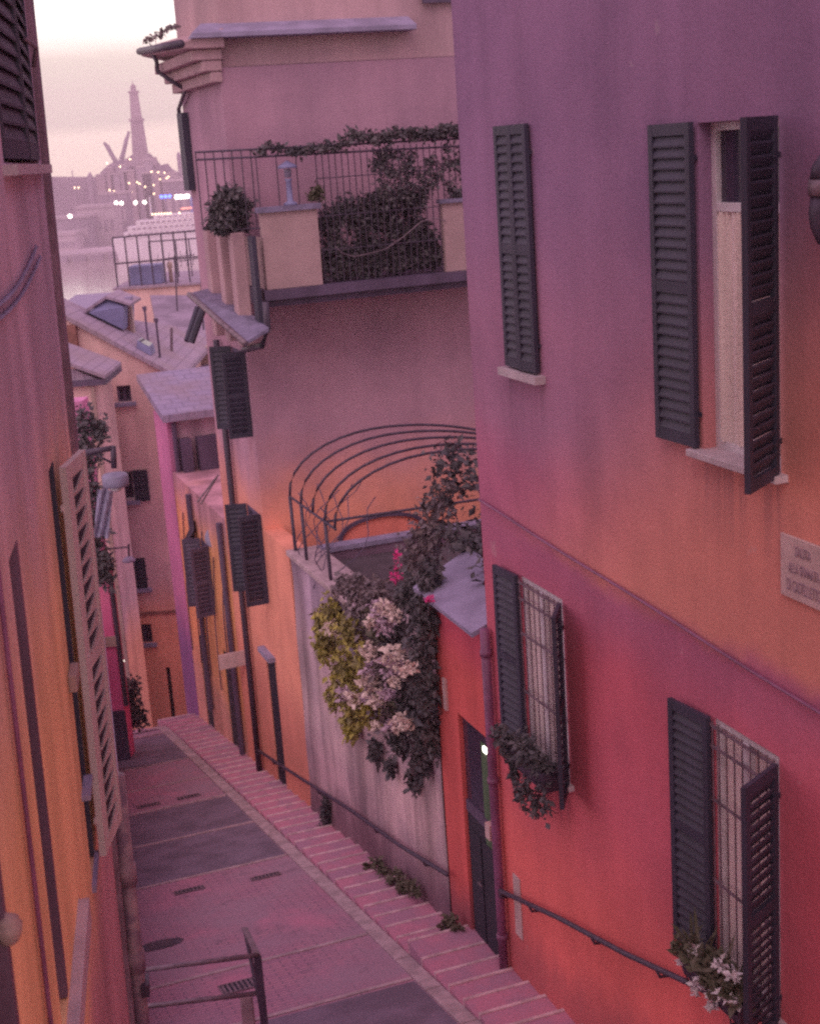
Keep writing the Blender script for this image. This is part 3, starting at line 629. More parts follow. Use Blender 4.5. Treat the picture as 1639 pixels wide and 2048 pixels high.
# slate canopy under the balcony corner, on posts
b = MB(); q = [FR.p(*FR.at(378, 586, .62), .62), FR.p(*FR.at(490, 684, .42), .42), FR.p(*FR.at(540, 655, .0), .02), FR.p(*FR.at(436, 572, 0), .02)]
b.hexa([p + V((0, 0, -.05)) for p in q] + q); b.build('canopy', M['slate'], H2)
b = MB(); b.tube([q[0] + V((0, 0, -.02)), q[1] + V((0, 0, -.02))], .045, 8); b.build('canopy_gutter', M['iron_light'], H2, smooth=True)
b = MB()
for px0, py0, px1, py1 in ((382, 685, 408, 612), (374, 682, 396, 615)):
    b.tube([FR.p(*FR.at(px0, py0, .5), .5), FR.p(*FR.at(px1, py1, .2), .2)], .06, 6)
b.build('canopy_brace', M['shutter'], H2)
b = MB(); b.tube([FR.p(20.85, -2.05, -.02), FR.p(20.85, -2.45, -.02), FR.p(21.0, -2.7, .05), FR.p(21.9, -2.85, .12)], .05, 8); b.build('rain_pipe', M['pipe_dark'], H2, smooth=True)
b = MB()
for a in (21.5, 22.3, 23.2): b.box(FR, a, a + .26, -2.75, -1.05, .03, .24)
b.build('canopy_posts', M['upper_wall'], H2, bevel=.02)
b = MB(); b.box(FR, 20.95, 21.2, -2.5, -1.1, .004, .07); b.build('side_shutter', M['shutter'], H2)

# plants and ornaments of the balcony
def shrub(name, label, cat, spots, m, loc, leaf=.08, dens=1.0, stems=True, group=None, droop=.3):
    t = thing(name, label, cat, loc, group); b = MB()
    for (p, r, n) in spots: b.leaves(p, r if isinstance(r, tuple) else (r, r, r), int(n * dens), leaf, droop)
    b.build('foliage', m, t)
    if stems:
        b = MB()
        for (p, r, n) in spots[:12]:
            rz = r[2] if isinstance(r, tuple) else r
            p = V(p); q_ = V(loc); b.tube([q_, q_.lerp(p, .5) + V((rnd.uniform(-.04, .04), rnd.uniform(-.04, .04), .03)), p], .008, 5)
        b.build('stem', M['iron'], t)
    return t
def balc(a, z, o=ob * .5): return FB.p(a, z, o)
shrub('climbing_vine', 'tangled vine along the balcony top rail', 'vine', [(balc(5.5 + i * .16, .1 + .10 * mnoise.noise(V((i * .4, 0, 0))) + (.10 if i > 8 else 0), ob - .05), (.16, .12, .10 if i < 9 else .16), 60 + 6 * i) for i in range(25)], M['leaf_dark'], balc(8.6, -1.85, ob - .1), .07, stems=False)
shrub('climbing_vine', 'thin vine hanging behind the right half of the railing', 'vine', [(balc(7.2 + rnd.random() * 1.5, -.05 - rnd.random() * .75, ob - .1), (.16, .08, .16), 60) for i in range(60)], M['leaf_dark'], balc(8.2, -1.85, ob - .1), .06, stems=False)
shrub('balcony_shrub', 'broad dark bush filling the middle of the balcony', 'shrub', [(balc(6.45 + rnd.random() * 1.7, -1.72 + rnd.random() ** 1.5 * .95, ob - .28), (.34, .2, .28), 260) for i in range(44)], M['leaf_dark'], balc(7.3, -1.88), .08)
shrub('potted_plant', 'dark leafy plant in pot at the outer balcony corner', 'plant', [(balc(4.95 + .4 * rnd.random(), -.95 + .5 * rnd.random(), .3 + .4 * rnd.random()), (.26, .26, .24), 230) for i in range(18)], M['leaf_dark'], FR.p(21.9, -1.05, .2), .08)
p = balc(6.35, -.7, ob - .06)
shrub('potted_plant', 'small grey green plant on the parapet beside the blue lamp', 'plant', [(p + V((0, 0, .16)), (.13, .1, .16), 160), (p + V((-.1, 0, .1)), (.12, .1, .1), 120)], M['leaf_mid'], p, .06)
t = thing('garden_lamp', 'blue grey pedestal lamp on the balcony parapet', 'lamp', balc(5.9, -.70, ob - .06))
c = balc(5.9, -.70, ob - .06); b = MB(); b.lathe(c, [(.10, 0), (.10, .03), (.045, .06), (.04, .34), (.06, .38)], 12); b.build('pedestal', M['blue_paint'], t, smooth=True)
b = MB(); b.lathe(c, [(.05, .40), (.055, .50), (.05, .52)], 12); b.build('lantern_glass', M['cloth'], t, smooth=True)
b = MB(); b.lathe(c, [(.15, .53), (.13, .57), (.04, .62), (.01, .64)], 12); b.build('lamp_cap', M['blue_paint'], t, smooth=True)
b = MB(); pts = [(6.5, -1.35), (6.62, -1.47), (6.8, -1.53), (7.05, -1.5), (7.3, -1.46), (7.6, -1.3), (7.9, -1.1), (8.1, -1.06), (8.3, -1.12)]
b.tube([FB.p(a, z, ob + .03) for a, z in pts], .008, 6); tag(b.build('hanging_wire', M['iron_light'], None), 'thin pale wire looping across the balcony bush', 'wire')
# weeds on the eaves
shrub('roof_weed', 'tuft of weeds growing on the corner eaves gutter', 'weed', [(at(292 + i * 8, 80 - i * 4, 24.5 - i * .2), (.09, .1, .05), 26) for i in range(8)], M['leaf_mauve'], FB.p(4.3, 1.72, .2), .06, stems=False)

# ------------------------------------------------------------------ pergola and garden plants
t = thing('pergola', 'iron hoop pergola over the garden terrace', 'pergola', FB2.p(6, -5.95, 1))
def hoop(s):
    pts = []
    for i in range(25):
        a = i / 24; 
        if a < .35: th = a / .35 * math.pi / 2; n = 5.36 + 1.5 * (1 - math.cos(th)); z = -4.95 + .86 * math.sin(th) ** .9
        else: u = (a - .35) / .65; n = 6.86 + 1.7 * u; z = -4.09 - .28 * u * u
        pts.append(uR * s + nR * n + V((0, 0, z)))
    return pts
for s in (20.6, 20.0, 19.4, 18.8, 18.35):
    b = MB(); b.tube(hoop(s), .020, 8); b.build('hoop', M['iron'], t, smooth=True)
for s in (20.6, 20.0, 18.8):
    b = MB(); b.tube([uR * s + nR * 5.36 + V((0, 0, -4.95)), uR * s + nR * 5.38 + V((0, 0, -6.2))], .026, 8); b.build('post', M['iron'], t, smooth=True)
b = MB(); b.tube([uR * 20.6 + nR * 5.36 + V((0, 0, -4.95)), uR * 18.3 + nR * 5.36 + V((0, 0, -4.95))], .018, 8)
b.tube([uR * 18.8 + nR * 5.36 + V((0, 0, -4.95)), uR * 18.5 + nR * 8.3 + V((0, 0, -4.9))], .020, 8); b.build('tie_rail', M['iron'], t, smooth=True)
t = thing('climbing_vine', 'bare twining vine stems on the pergola posts', 'vine', FB2.p(5.4, -6, .8))
for k in range(9):
    b = MB(); s0 = rnd.uniform(18.6, 20.6); b.tube([uR * (s0 + .15 * math.sin(i * .8 + k)) + nR * (5.4 + .1 * math.cos(i + k) + .06 * i * (k % 3)) + V((0, 0, -6.1 + i * .16)) for i in range(9)], .008, 5); b.build('stem', M['shutter_plum'], t)
def fr(px, py, o): return FR.p(*FR.at(px, py, o), o)
# hanging ivy masses on the stone wall
def curtain_plant(name, label, cat, cells, m, leaf, n, droop, loc):
    t = thing(name, label, cat, loc); b = MB()
    for (px, py, rx, rz, o) in cells: b.leaves(fr(px, py, o), (rx, rx, rz), int(n * 1.25 * (rx * rz) / .06), leaf, droop, .1)
    b.build('foliage', m, t); return t
curtain_plant('hanging_ivy', 'yellow green ivy spilling over the left part of the garden wall', 'ivy',
    [(665, 1225, .26, .35, .12), (650, 1290, .25, .4, .15), (700, 1260, .3, .4, .18), (690, 1340, .28, .42, .2), (672, 1390, .22, .4, .16), (712, 1410, .25, .4, .2), (700, 1450, .2, .32, .16), (735, 1330, .26, .4, .2), (745, 1420, .2, .4, .2), (640, 1235, .15, .3, .1)], M['leaf_lime'], .085, 260, 1.2, FR.p(18.2, -5.8, .05))
curtain_plant('hanging_ivy', 'dark ivy hanging beside the bright red gate wall', 'ivy',
    [(820, 1190, .3, .4, .1), (850, 1230, .26, .5, .12), (845, 1300, .26, .5, .14), (850, 1380, .25, .5, .16), (845, 1450, .25, .45, .16), (838, 1520, .2, .4, .14), (856, 1480, .2, .4, .12), (825, 1560, .12, .3, .1), (800, 1480, .2, .3, .15), (790, 1260, .25, .4, .14), (815, 1400, .22, .4, .16), (860, 1160, .2, .4, .05), (780, 1530, .10, .25, .1), (750, 1500, .12, .3, .1)], M['leaf_dark'], .085, 260, 1.2, FR.p(15.2, -5.8, .05))
curtain_plant('hanging_ivy', 'mauve brown ivy in the middle of the garden wall', 'ivy',
    [(720, 1180, .35, .3, .0), (760, 1200, .35, .35, .05), (780, 1330, .28, .45, .16), (760, 1380, .26, .4, .18), (790, 1430, .24, .4, .18), (690, 1170, .3, .25, -.1), (760, 1290, .25, .4, .15), (735, 1230, .28, .35, .1), (800, 1350, .2, .4, .16)], M['leaf_mauve'], .085, 240, 1.0, FR.p(16.6, -5.8, .05))
t = thing('flowering_shrub', 'shrub with round cream flower heads on the garden wall', 'shrub', FR.p(16.2, -5.8, .1))
b = MB()
for px, py in ((750, 1240), (770, 1300), (760, 1360), (790, 1400), (775, 1250)): b.leaves(fr(px, py, .2), (.25, .2, .35), 160, .09, .6)
b.build('foliage', M['leaf_mid'], t)
def head(p, r, m, parent, nm='flower_head'):
    b = MB(); b.leaves(p, (r, r, r), 70, r * .55, 0, .75); return b.build(nm, m, parent)
heads = [(757, 1213), (772, 1217), (748, 1240), (770, 1248), (788, 1231), (785, 1312), (780, 1330), (815, 1335), (742, 1305), (738, 1340), (790, 1365), (740, 1365), (778, 1390), (760, 1395), (755, 1455), (780, 1450), (800, 1448), (812, 1450), (735, 1392), (752, 1400), (705, 1400), (690, 1390), (660, 1255)]
for i, (px, py) in enumerate(heads): head(fr(px, py, .38), rnd.uniform(.09, .15), M['blossom' if i % 3 else 'blossom_mauve'], t)
shrub('oleander', 'dark dense bush behind the slate hood of the gate', 'bush', [(uR * rnd.uniform(13.6, 15.6) + nR * rnd.uniform(5.75, 6.3) + V((0, 0, rnd.uniform(-4.8, -3.5))), (.42, .4, .4), 85) for i in range(20)], M['leaf_dark'], FR.p(14.6, -6.0, -.8), .10)
shrub('oleander', 'loose olive bush between pergola and gate hood', 'bush', [(fr(px, py, -.6), (.3, .3, .34), 130) for px, py in ((850, 1050), (835, 1090), (860, 1100), (870, 1010), (850, 1130), (880, 1060), (830, 1130), (815, 1160), (890, 990))], M['leaf_mauve'], FR.p(16.4, -6.0, -.6), .09)
t = thing('magenta_flower', 'single magenta blossom above the ivy', 'flower', fr(790, 1200, .1))
head(fr(792, 1153, .1), .085, M['blossom_hot'], t, 'blossom'); b = MB(); b.tube([fr(790, 1200, .1), fr(795, 1180, .1), fr(792, 1153, .1)], .012, 6); b.build('stem', M['leaf_dark'], t)
b = MB(); b.leaves(fr(793, 1120, .08), (.05, .05, .22), 40, .05, 0); b.build('petals', M['blossom_hot'], t)
t = thing('magenta_flower', 'small pink blossom beside the red gate wall', 'flower', fr(858, 1230, .2))
head(fr(858, 1198, .2), .06, M['blossom_hot'], t, 'blossom'); b = MB(); b.tube([fr(856, 1230, .2), fr(858, 1198, .2)], .01, 6); b.build('stem', M['leaf_dark'], t)
shrub('cypress_shrub', 'small dark spindle shaped bush at the foot of the garden wall', 'bush', [(fr(651, 1600 + i * 11, .1), (.07 + .025 * min(i, 5 - abs(i - 4)), .09, .12), 120) for i in range(7)], M['leaf_dark'], fr(652, 1670, .12), .05)
for i, (px, py, r, lab) in enumerate(((755, 1740, .16, 'tuft of weeds on the steps, farthest of the row along the wall'), (795, 1765, .13, 'tuft of weeds on the steps, middle of the row along the wall'), (820, 1785, .13, 'straggly weed on the steps, nearest of the row of three'), (903, 1855, .13, 'small weed at the foot of the red gate wall'))):
    shrub('weed', lab, 'weed', [(fr(px + dx, py - dy, .15), (r * .8, .1, r * .6), 55) for dx, dy in ((-14, 6), (10, 0), (0, 16))], M['leaf_mid'], fr(px, py + 14, .12), .07, group='weeds along the steps')

# ------------------------------------------------------------------ left house
H3 = thing('ochre_house', 'ochre and plum old house leaning along the left edge', 'house', FL.p(8, -8))
hL = [(7.2, 9.5, .06, 2.4), (7.82, 8.15, -3.95, -1.55), (5.62, 5.98, -3.55, -1.45), (3.6, 4.46, -3.4, -2.05)]
b = wall(FL, 1.2, 10.0, -12, 4, hL, .3, 4); b.build('wall', M['left_wall'], H3)
b = MB(); b.box(FL, 9.72, 10.03, -12, 4, -.02, .035); b.build('corner_quoin', mat('corner_plaster', L(.30, .20, .25), .9, .35, 3), H3, bevel=.01)
w = bpy.data.objects.new('window', None); COL.objects.link(w); w.parent = H3; w.location = FL.p(8, 0) - H3.location
for h, sd_ in ((7.2, 1), (9.5, -1)): shutter(FL, h, .08, 2.4, 1.12, 1.5, sd_, M['shutter'], w, o=-.03, gap=.085)
b = MB(); b.box(FL, 7.1, 9.6, .0, .05, -.1, .07); b.build('window_sill', M['marble'], w)
b = MB(); b.tube([FL.p(8.9, .75, .03), FL.p(8.95, .70, .09), FL.p(9.0, .60, .06)], .014); b.build('shutter_hook', M['iron_light'], w)
w = window(FL, 7.82, 8.15, -3.95, -1.55, H3, frame='shutter'); b = MB(); b.box(FL, 8.09, 8.149, -3.94, -1.56, -.14, .004); b.build('jamb_shade_strip', M['shutter'], w); shutter(FL, 8.16, -3.98, -1.6, .5, 10, 1, M['pale_wood'], w, o=.03, panel=True)  # dark strip added on the far jamb as the reveal's shade
shutter(FL, 7.44, -3.9, -1.55, .42, 3, -1, M['shutter'], w, o=.01) if False else None
b = MB(); b.box(FL, 7.62, 7.85, -2.74, -2.64, .0, .05); b.build('shutter_stay', M['beige_wood'], w, bevel=.01)
b = MB(); b.box(FL, 7.75, 8.2, -4.0, -3.955, -.1, .025); b.build('window_sill', M['ledge'], w)
w = window(FL, 5.62, 5.98, -3.55, -1.45, H3, frame='shutter', pane='glass'); b = MB(); b.box(FL, 5.75, 6.9, -3.72, -3.58, -.02, .055); b.build('window_sill', M['marble'], w, bevel=.006)
b = MB(); b.box(FL, 5.92, 5.979, -3.54, -1.46, -.14, .002); b.build('jamb_shade_strip', M['jamb_shade'], w)
w = window(FL, 3.6, 4.46, -3.4, -2.05, H3, frame='shutter'); b = MB(); b.box(FL, 4.40, 4.459, -3.39, -2.06, -.14, .002); b.build('jamb_shade_strip', M['jamb_shade'], w)
b = MB(); b.lathe(FL.p(4.42, -2.36, .005), [(.01, -.06), (.03, -.05), (.045, -.02), (.05, .01), (.04, .015), (.042, .03), (.01, .05)]); b.build('stone_boss', M['beige_wood'], w, smooth=True)
b = MB(); b.tube([FL.p(5.1, z, .02) for z in (-1.0, -2, -3, -4.5)], .010, 6); b.build('conduit', M['pipe'], H3, smooth=True)
b = MB(); b.tube([FL.p(9.86, z, .08) for z in (-4.2, -6, -9)], .055, 10)
for z in (-4.9, -5.6, -6.3): b.tube([FL.p(9.86, z, .08), FL.p(9.86, z - .16, .08)], .068, 10)
b.build('drainpipe', mat('worn_pipe', L(.20, .13, .18), .6, .5, 6, c2=L(.38, .26, .28)), H3, smooth=True)
b = MB(); b.box(FL, 9.78, 9.95, -5.95, -5.85, .1, .16); b.build('pipe_box', M['iron'], H3)
b = MB(); b.box(FL, 7.7, 8.0, -3.41, -3.38, .0, .05); b.build('bracket_shelf', M['cloth'], H3)
for pa, lab in (((0, 628, 84, 512), 'twisted pale power cable drooping on the left house, lower of two'), ((0, 602, 76, 492), 'twisted pale power cable on the left house, upper of two')):
    a0, z0 = FL.at(pa[0], pa[1], .03); a1, z1 = FL.at(pa[2], pa[3], .03); b = MB()
    a0 -= .6
    for ph in (0, math.pi):
        pts = []
        for i in range(90):
            f = i / 89; a = a0 + (a1 - a0) * f; z = z0 + (z1 - z0) * f - .06 * math.sin(math.pi * f)
            pts.append(FL.p(a, z + .008 * math.sin(i * 1.3 + ph), .02 + .008 * math.cos(i * 1.3 + ph)))
        b.tube(pts, .005, 5)
    tag(b.build('power_cable', M['cloth'], None, smooth=True), lab, 'cable', 'twisted cables on the left house')

# foreground guard rail in the street
t = thing('guard_rail', 'iron guard rail across the ramp at the bottom of the picture', 'railing', G(12.7, 2.5))
def gp(px, py, s, n, up): return G(s, n, up)
cA, cB, cC = (13.2, 1.2), (12.72, 2.56), (13.63, 2.64)
for up in (1.0, .6):
    b = MB(); a_, b_ = G(*cA, 0), G(*cB, 0); z = zst(12.9) + up
    b.tube([V((a_.x, a_.y, z - .03)), V((b_.x, b_.y, z + .07 if up == 1.0 else z + .05))], .026, 8); b.build('rail', M['iron_light'], t, smooth=True)
b = MB(); top = G(*cB, 0); topz = zst(12.9) + 1.07; e = G(*cC, 1.0); b.hexa([V((top.x - .03, top.y, topz - .02)), V((top.x + .03, top.y, topz - .02)), e + V((.03, 0, -.02)), e + V((-.03, 0, -.02)), V((top.x - .03, top.y, topz + .02)), V((top.x + .03, top.y, topz + .02)), e + V((.03, 0, .02)), e + V((-.03, 0, .02))]); b.build('return_rail', M['iron_light'], t)
b = MB(); P2 = Frame(V((top.x, top.y, 0)), V((1, 0, 0)), V((0, -1, 0))); b.box(P2, -.035, .035, zst(12.7) - .1, topz - .021, -.03, .03); b.build('post', M['iron'], t)
b = MB(); b.tube([V((e.x, e.y, e.z - .02)), G(13.1, 2.62, .25)], .022, 8); b.build('brace', M['iron'], t)
b = MB(); q0 = G(12.95, 2.45); P3 = Frame(V((q0.x, q0.y, 0)), V((1, 0, 0)), V((0, -1, 0))); b.box(P3, -.06, .06, zst(13) - .2, zst(13) + .55, -.05, .05); tag(b.build('stone_bollard', M['kerb'], None, bevel=.01), 'low pale stone stub behind the guard rail post', 'bollard')

# ------------------------------------------------------------------ lower alley: left side
t = thing('pink_house', 'narrow hot pink house front at the left foot of the alley', 'house', V((-7, 27, -11)))
FP = Frame(V((0, 27, 0)), V((1, 0, 0)), V((0, -1, 0)))
b = MB(); b.box(FP, -9.5, -5.93, -13, -7.6, -.6, 0); b.build('wall', M['hot_pink'], t)
b = MB(); b.box(FP, -6.6, -5.86, -9.05, -8.85, 0, .05); b.build('string_course', M['beige_wood'], t)
b = MB(); b.tube([FP.p(-5.86, z, .02) for z in (-7.6, -9, -10.3)], .05, 8); b.build('drainpipe', M['pipe_dark'], t)
b = MB(); b.box(FP, -9.5, -6.0, -7.6, -4.2, -.6, -.05); b.build('upper_wall', M['pink_wall'], t)
b = MB(); b.box(FP, -9.5, -5.9, -13, -10.4, .0, .06); b.build('plinth', M['shutter_plum'], t)
t = thing('side_house', 'dim mauve house front beyond the left house', 'house', F2.p(18, -10)); b = MB(); b.box(F2, 11.2, 27, -14, -8.2, -3, 0); b.build('wall', plaster('dim_mauve_plaster', [((0, 0), L(.36, .22, .28))]), t); b = MB(); b.box(F2, 11.2, 27, -8.2, -8.1, -3, .05); b.build('cornice', M['ledge'], t)
shrub('climbing_vine', 'dark climbing vine hanging above the hot pink wall', 'vine', [(at(px, py, 26.5), (.25, .3, .42), 120) for px, py in ((165, 840), (185, 860), (200, 855), (165, 890), (185, 910), (165, 960), (185, 985), (180, 1030), (185, 1080), (195, 1110), (205, 1135), (190, 1140), (175, 1000), (170, 930), (210, 1120), (200, 1060), (215, 1150))], M['leaf_dark'], V((-6.2, 26.6, -8)), .12)
t = thing('street_lamp', 'hanging street lamp with pale shade on an iron bracket', 'street lamp', at(165, 905, 24))
b = MB(); b.tube([at(150, 910, 24), at(190, 902, 24), at(226, 896, 24)], .05, 8); b.tube([at(226, 892, 24), at(228, 936, 24)], .05, 8); b.tube([at(185, 905, 24), at(222, 925, 24)], .02, 6); b.build('bracket', M['iron'], t, smooth=True)
c = at(232, 972, 24); b = MB(); b.lathe(c, [(.21, .0), (.225, .03), (.225, .17), (.20, .21), (.06, .235)], 16); b.build('lamp_shade', M['lamp_blue'], t, smooth=True)
b = MB(); b.lathe(c, [(.06, -.09), (.1, -.06), (.12, 0)], 12); b.build('bulb', M['white_paint'], t, smooth=True)
b = MB(); k = 10
for i in range(k):
    for j in range(6):
        f = lambda i, j: at(195 + 30 * i / k - j * 1.0, 978 + 16 * j + 3 * math.sin(i), 25.5) + V((0, .05 * math.sin(i * 1.3 + j), 0))
        b.poly([f(i, j), f(i + 1, j), f(i + 1, j + 1), f(i, j + 1)])
o = b.build('hanging_cloth', M['cloth'], None); md = o.modifiers.new('solid', 'SOLIDIFY'); md.thickness = .01; tag(o, 'pale blue cloth hanging in front of the vine', 'cloth')
t = thing('street_lamp', 'small far street lamp on thin bracket beside the dark shutter', 'street lamp', at(215, 1098, 31))
b = MB(); b.tube([at(213, 1098, 31), at(256, 1094, 31)], .02, 6); b.tube([at(257, 1088, 31), at(258, 1112, 31)], .025, 6); b.build('bracket', M['iron'], t)
b = MB(); b.lathe(at(258, 1123, 31), [(.14, 0), (.15, .03), (.08, .1), (.02, .12)], 12); b.build('lamp_shade', M['cloth'], t, smooth=True)
t = thing('wall_lamp', 'small lit lamp shining at the corner of the pink wall', 'lamp', at(244, 1320, 29)); b = MB(); b.lathe(at(244, 1322, 29), [(.01, -.05), (.045, -.02), (.045, .02), (.01, .05)], 10); b.build('bulb', M['light_white'], t, smooth=True); b = MB(); b.tube([at(240, 1312, 29), at(247, 1314, 29)], .03, 8); b.build('lamp_cap', M['iron'], t)
shrub('bush', 'round dark bush at the end of the alley beside the pink house', 'bush', [(at(px, py, 28), (.3, .3, .33), 130) for px, py in ((258, 1385), (262, 1415), (258, 1435), (275, 1425), (250, 1400), (280, 1445), (265, 1375))], M['leaf_dark'], at(265, 1455, 28), .1)
t = thing('pillar_house', 'low pent roofed house with pale corner pillar at the left', 'house', at(170, 900, 33))
F3 = Frame(V((0, 33, 0)), V((1, 0, 0)), V((0, -1, 0)))
def P33(px, py): q = at(px, py, 33); return q.x, q.z
x1, zt = P33(182, 770); b = MB(); b.box(F3, -14, x1 + .08, -15, zt, -2, -.02); b.build('wall', M['cream_wall'], t); x1 = P33(205, 770)[0]
b = MB(); b.box(F3, -14, x1 + .1, zt, zt + .13, -2, .12); b.build('beam', M['shutter_plum'], t)
xp0, _ = P33(184, 800); xp1, _ = P33(192, 800); b = MB(); b.box(F3, xp0, xp1, -13, zt - .01, -.018, .06); b.build('pillar', M['beige_wood'], t)
xr, zr = P33(128, 715); b = MB(); q = [F3.p(x1 + .1, zt + .14, .15), F3.p(x1 + .1, zt + .14, -2), F3.p(xr - 2, zr + .8, -2), F3.p(xr - 2, zr + .8, .15)]; b.hexa(q + [p + V((0, 0, .08)) for p in q]); b.poly([F3.p(x1 - .1, zt + .13, .0), F3.p(xr - 2, zr + .78, .0), F3.p(xr - 2, zt + .13, .0)]); b.build('roof', M['far_roof'], t)

# ------------------------------------------------------------------ lower alley: gable house closing the view
YF = 36.0; FF = Frame(V((0, YF, 0)), V((1, 0, 0)), V((0, -1, 0)))
def PF(px, py): q = at(px, py, YF); return q.x, q.z
t = H4 = thing('gable_house', 'peach gabled house closing the end of the alley', 'house', at(300, 1450, YF))
def hole(px0, py0, px1, py1): (a0, z1), (a1, z0) = PF(px0, py0), PF(px1, py1); return (a0, a1, z0, z1)
hh = [hole(232, 772, 264, 803), hole(218, 945, 272, 1000), hole(252, 1118, 296, 1175), hole(270, 1250, 306, 1285), hole(331, 1335, 353, 1452)]
xl = -14; (xa, za), (xb, zb) = PF(130, 628), PF(352, 748); slope = (zb - za) / (xb - xa)
b = wall(FF, xl, xb - .08, -19, zb - .05, hh, .2)
b.poly([FF.p(xl, zb - .05, 0), FF.p(xb - .08, zb - .05, 0), FF.p(xl, zb + slope * (xl - xb) - .05, 0)])
b.poly([FF.p(xb - .08, -19, 0), FF.p(xb - .08, -19, -9), FF.p(xb - .08, zb, -9), FF.p(xb - .08, zb, 0)]); b.build('wall', M['cream_wall'], t)
q = [FF.p(xb + .15, zb - .08, .12), FF.p(xb + .15, zb - .08, -9), FF.p(*(lambda a: (a, zb + slope * (a - xb) - .03))(PF(165, 640)[0]), -2.2), FF.p(xl, zb + slope * (xl - xb) - .02, .12)]
b = MB(); b.hexa([p + V((0, 0, -.12)) for p in q] + q); rf = b.build('roof', M['far_roof'], t)
def roofpt(px, py):                             # a point of the roof plane seen at this pixel
    n_ = (q[1] - q[0]).cross(q[3] - q[0]); v = ray(px, py); return v * (n_.dot(q[0]) / n_.dot(v))
for i, (a0, a1, z0, z1) in enumerate(hh[:4]):
    w = bpy.data.objects.new('window', None); COL.objects.link(w); w.parent = t; w.location = FF.p(a0, z0) - t.location
    b = MB(); b.poly([FF.p(a0, z0, -.15), FF.p(a1, z0, -.15), FF.p(a1, z1, -.15), FF.p(a0, z1, -.15)]); b.build('window_pane', M['glass'], w)
    b = MB(); f = .05
    for x0, x1, y0, y1 in ((a0, a0 + f, z0, z1), (a1 - f, a1, z0, z1), (a0 + f, a1 - f, z0, z0 + f), (a0 + f, a1 - f, z1 - f, z1), ((a0 + a1) / 2 - .03, (a0 + a1) / 2 + .03, z0 + f, z1 - f)): b.box(FF, x0, x1, y0, y1, -.14, -.09)
    b.build('window_frame', M['white_paint' if i == 1 else 'shutter_plum'], w); b = MB(); b.box(FF, a0 - .1, a1 + .1, z0 - .1, z0 - .002, -.05, .1); b.build('window_sill', M['ledge'], w)
    if i in (1,): shutter(FF, a1, z0 - .02, z1 + .02, .38, 8, 1, M['shutter'], w); shutter(FF, a0, z0 - .02, z1 + .02, .3, 8, -1, M['shutter'], w)
    if i == 2: shutter(FF, a1, z0, z1, (a1 - a0) / 2, 0, -1, M['shutter'], w, o=.01); shutter(FF, a0, z0, z1, (a1 - a0) / 2, 0, 1, M['shutter'], w, o=.01)
a0, a1, z0, z1 = hh[4]; b = MB(); b.box(FF, a0 + .02, a1 - .02, z0, z1 - .02, -.18, -.12); b.build('door', M['dark'], t)
b = MB(); zc = PF(300, 1226)[1]; b.box(FF, -8.2, xb - .1, zc - .04, zc + .04, .001, .05); b.build('string_course', M['terracotta'], t)
b = MB(); x0, z0 = PF(246, 1304); x1, z1 = PF(262, 1322); b.box(FF, x0, x1, z1, z0, 0, .05); b.build('wall_box', M['shutter_plum'], t)
x0, z0 = PF(132, 650); x1, z1 = PF(162, 722); b = MB(); b.box(FF, x0, x1, z1, z0, .001, .2); b.build('chimney_breast', M['terracotta'], t)
# dormer with blue glazing, chimney, skylight on that roof
t = thing('roof_dormer', 'small gabled dormer with blue front on the grey roof', 'dormer', roofpt(220, 655))
p_ = [roofpt(180, 628), roofpt(250, 662)]; ap = at(215, 592, p_[0].y + .3)
p_[0] += V((0, -.15, .05)); p_[1] += V((0, -.15, .05)); bk = V((0, 1.6, .0)); rt = at(247, 608, p_[1].y)
b = MB(); b.hexa([p_[0], p_[1], p_[1] + bk, p_[0] + bk, ap + V((-.05, 0, -.06)), rt + V((0, 0, -.06)), rt + bk + V((0, 0, -.06)), ap + bk + V((-.05, 0, -.06))]); b.build('dormer_front', M['blue_paint'], t)
e0 = at(168, 627, p_[0].y - .1)
b = MB(); b.hexa([e0, ap + V((0, -.2, -.05)), ap + bk + V((0, 0, -.05)), e0 + bk, e0 + V((0, 0, .08)), ap + V((0, -.2, .03)), ap + bk + V((0, 0, .03)), e0 + bk + V((0, 0, .08))])
e1 = at(262, 612, p_[1].y - .1); b.hexa([ap + V((0, -.2, -.05)), e1, e1 + bk, ap + bk + V((0, 0, -.05)), ap + V((0, -.2, .03)), e1 + V((0, 0, .06)), e1 + bk + V((0, 0, .06)), ap + bk + V((0, 0, .03))]); b.build('dormer_roof', M['far_roof'], t)
t = thing('chimney', 'slender brick chimney beside the blue dormer', 'chimney', roofpt(254, 655)); c = roofpt(254, 655); F5 = Frame(V((c.x, c.y, 0)), V((1, 0, 0)), V((0, -1, 0)))
b = MB(); b.box(F5, -.10, .10, c.z - .4, c.z + .72, -.1, .1); b.build('stack', M['terracotta'], t); b = MB(); b.box(F5, .102, .19, c.z - .4, c.z + .72, -.1, .1); b.build('pale_side', M['beige_wood'], t); b = MB(); b.box(F5, -.16, .22, c.z + .722, c.z + .8, -.15, .15); b.build('cap', M['ledge'], t)
c = roofpt(292, 700); t = thing('skylight', 'small blue skylight near the eaves of the grey roof', 'skylight', c); ux = (q[3] - q[0]).normalized(); uy = V((0, 1, 0)); b = MB(); nn = V((0, 0, 1))
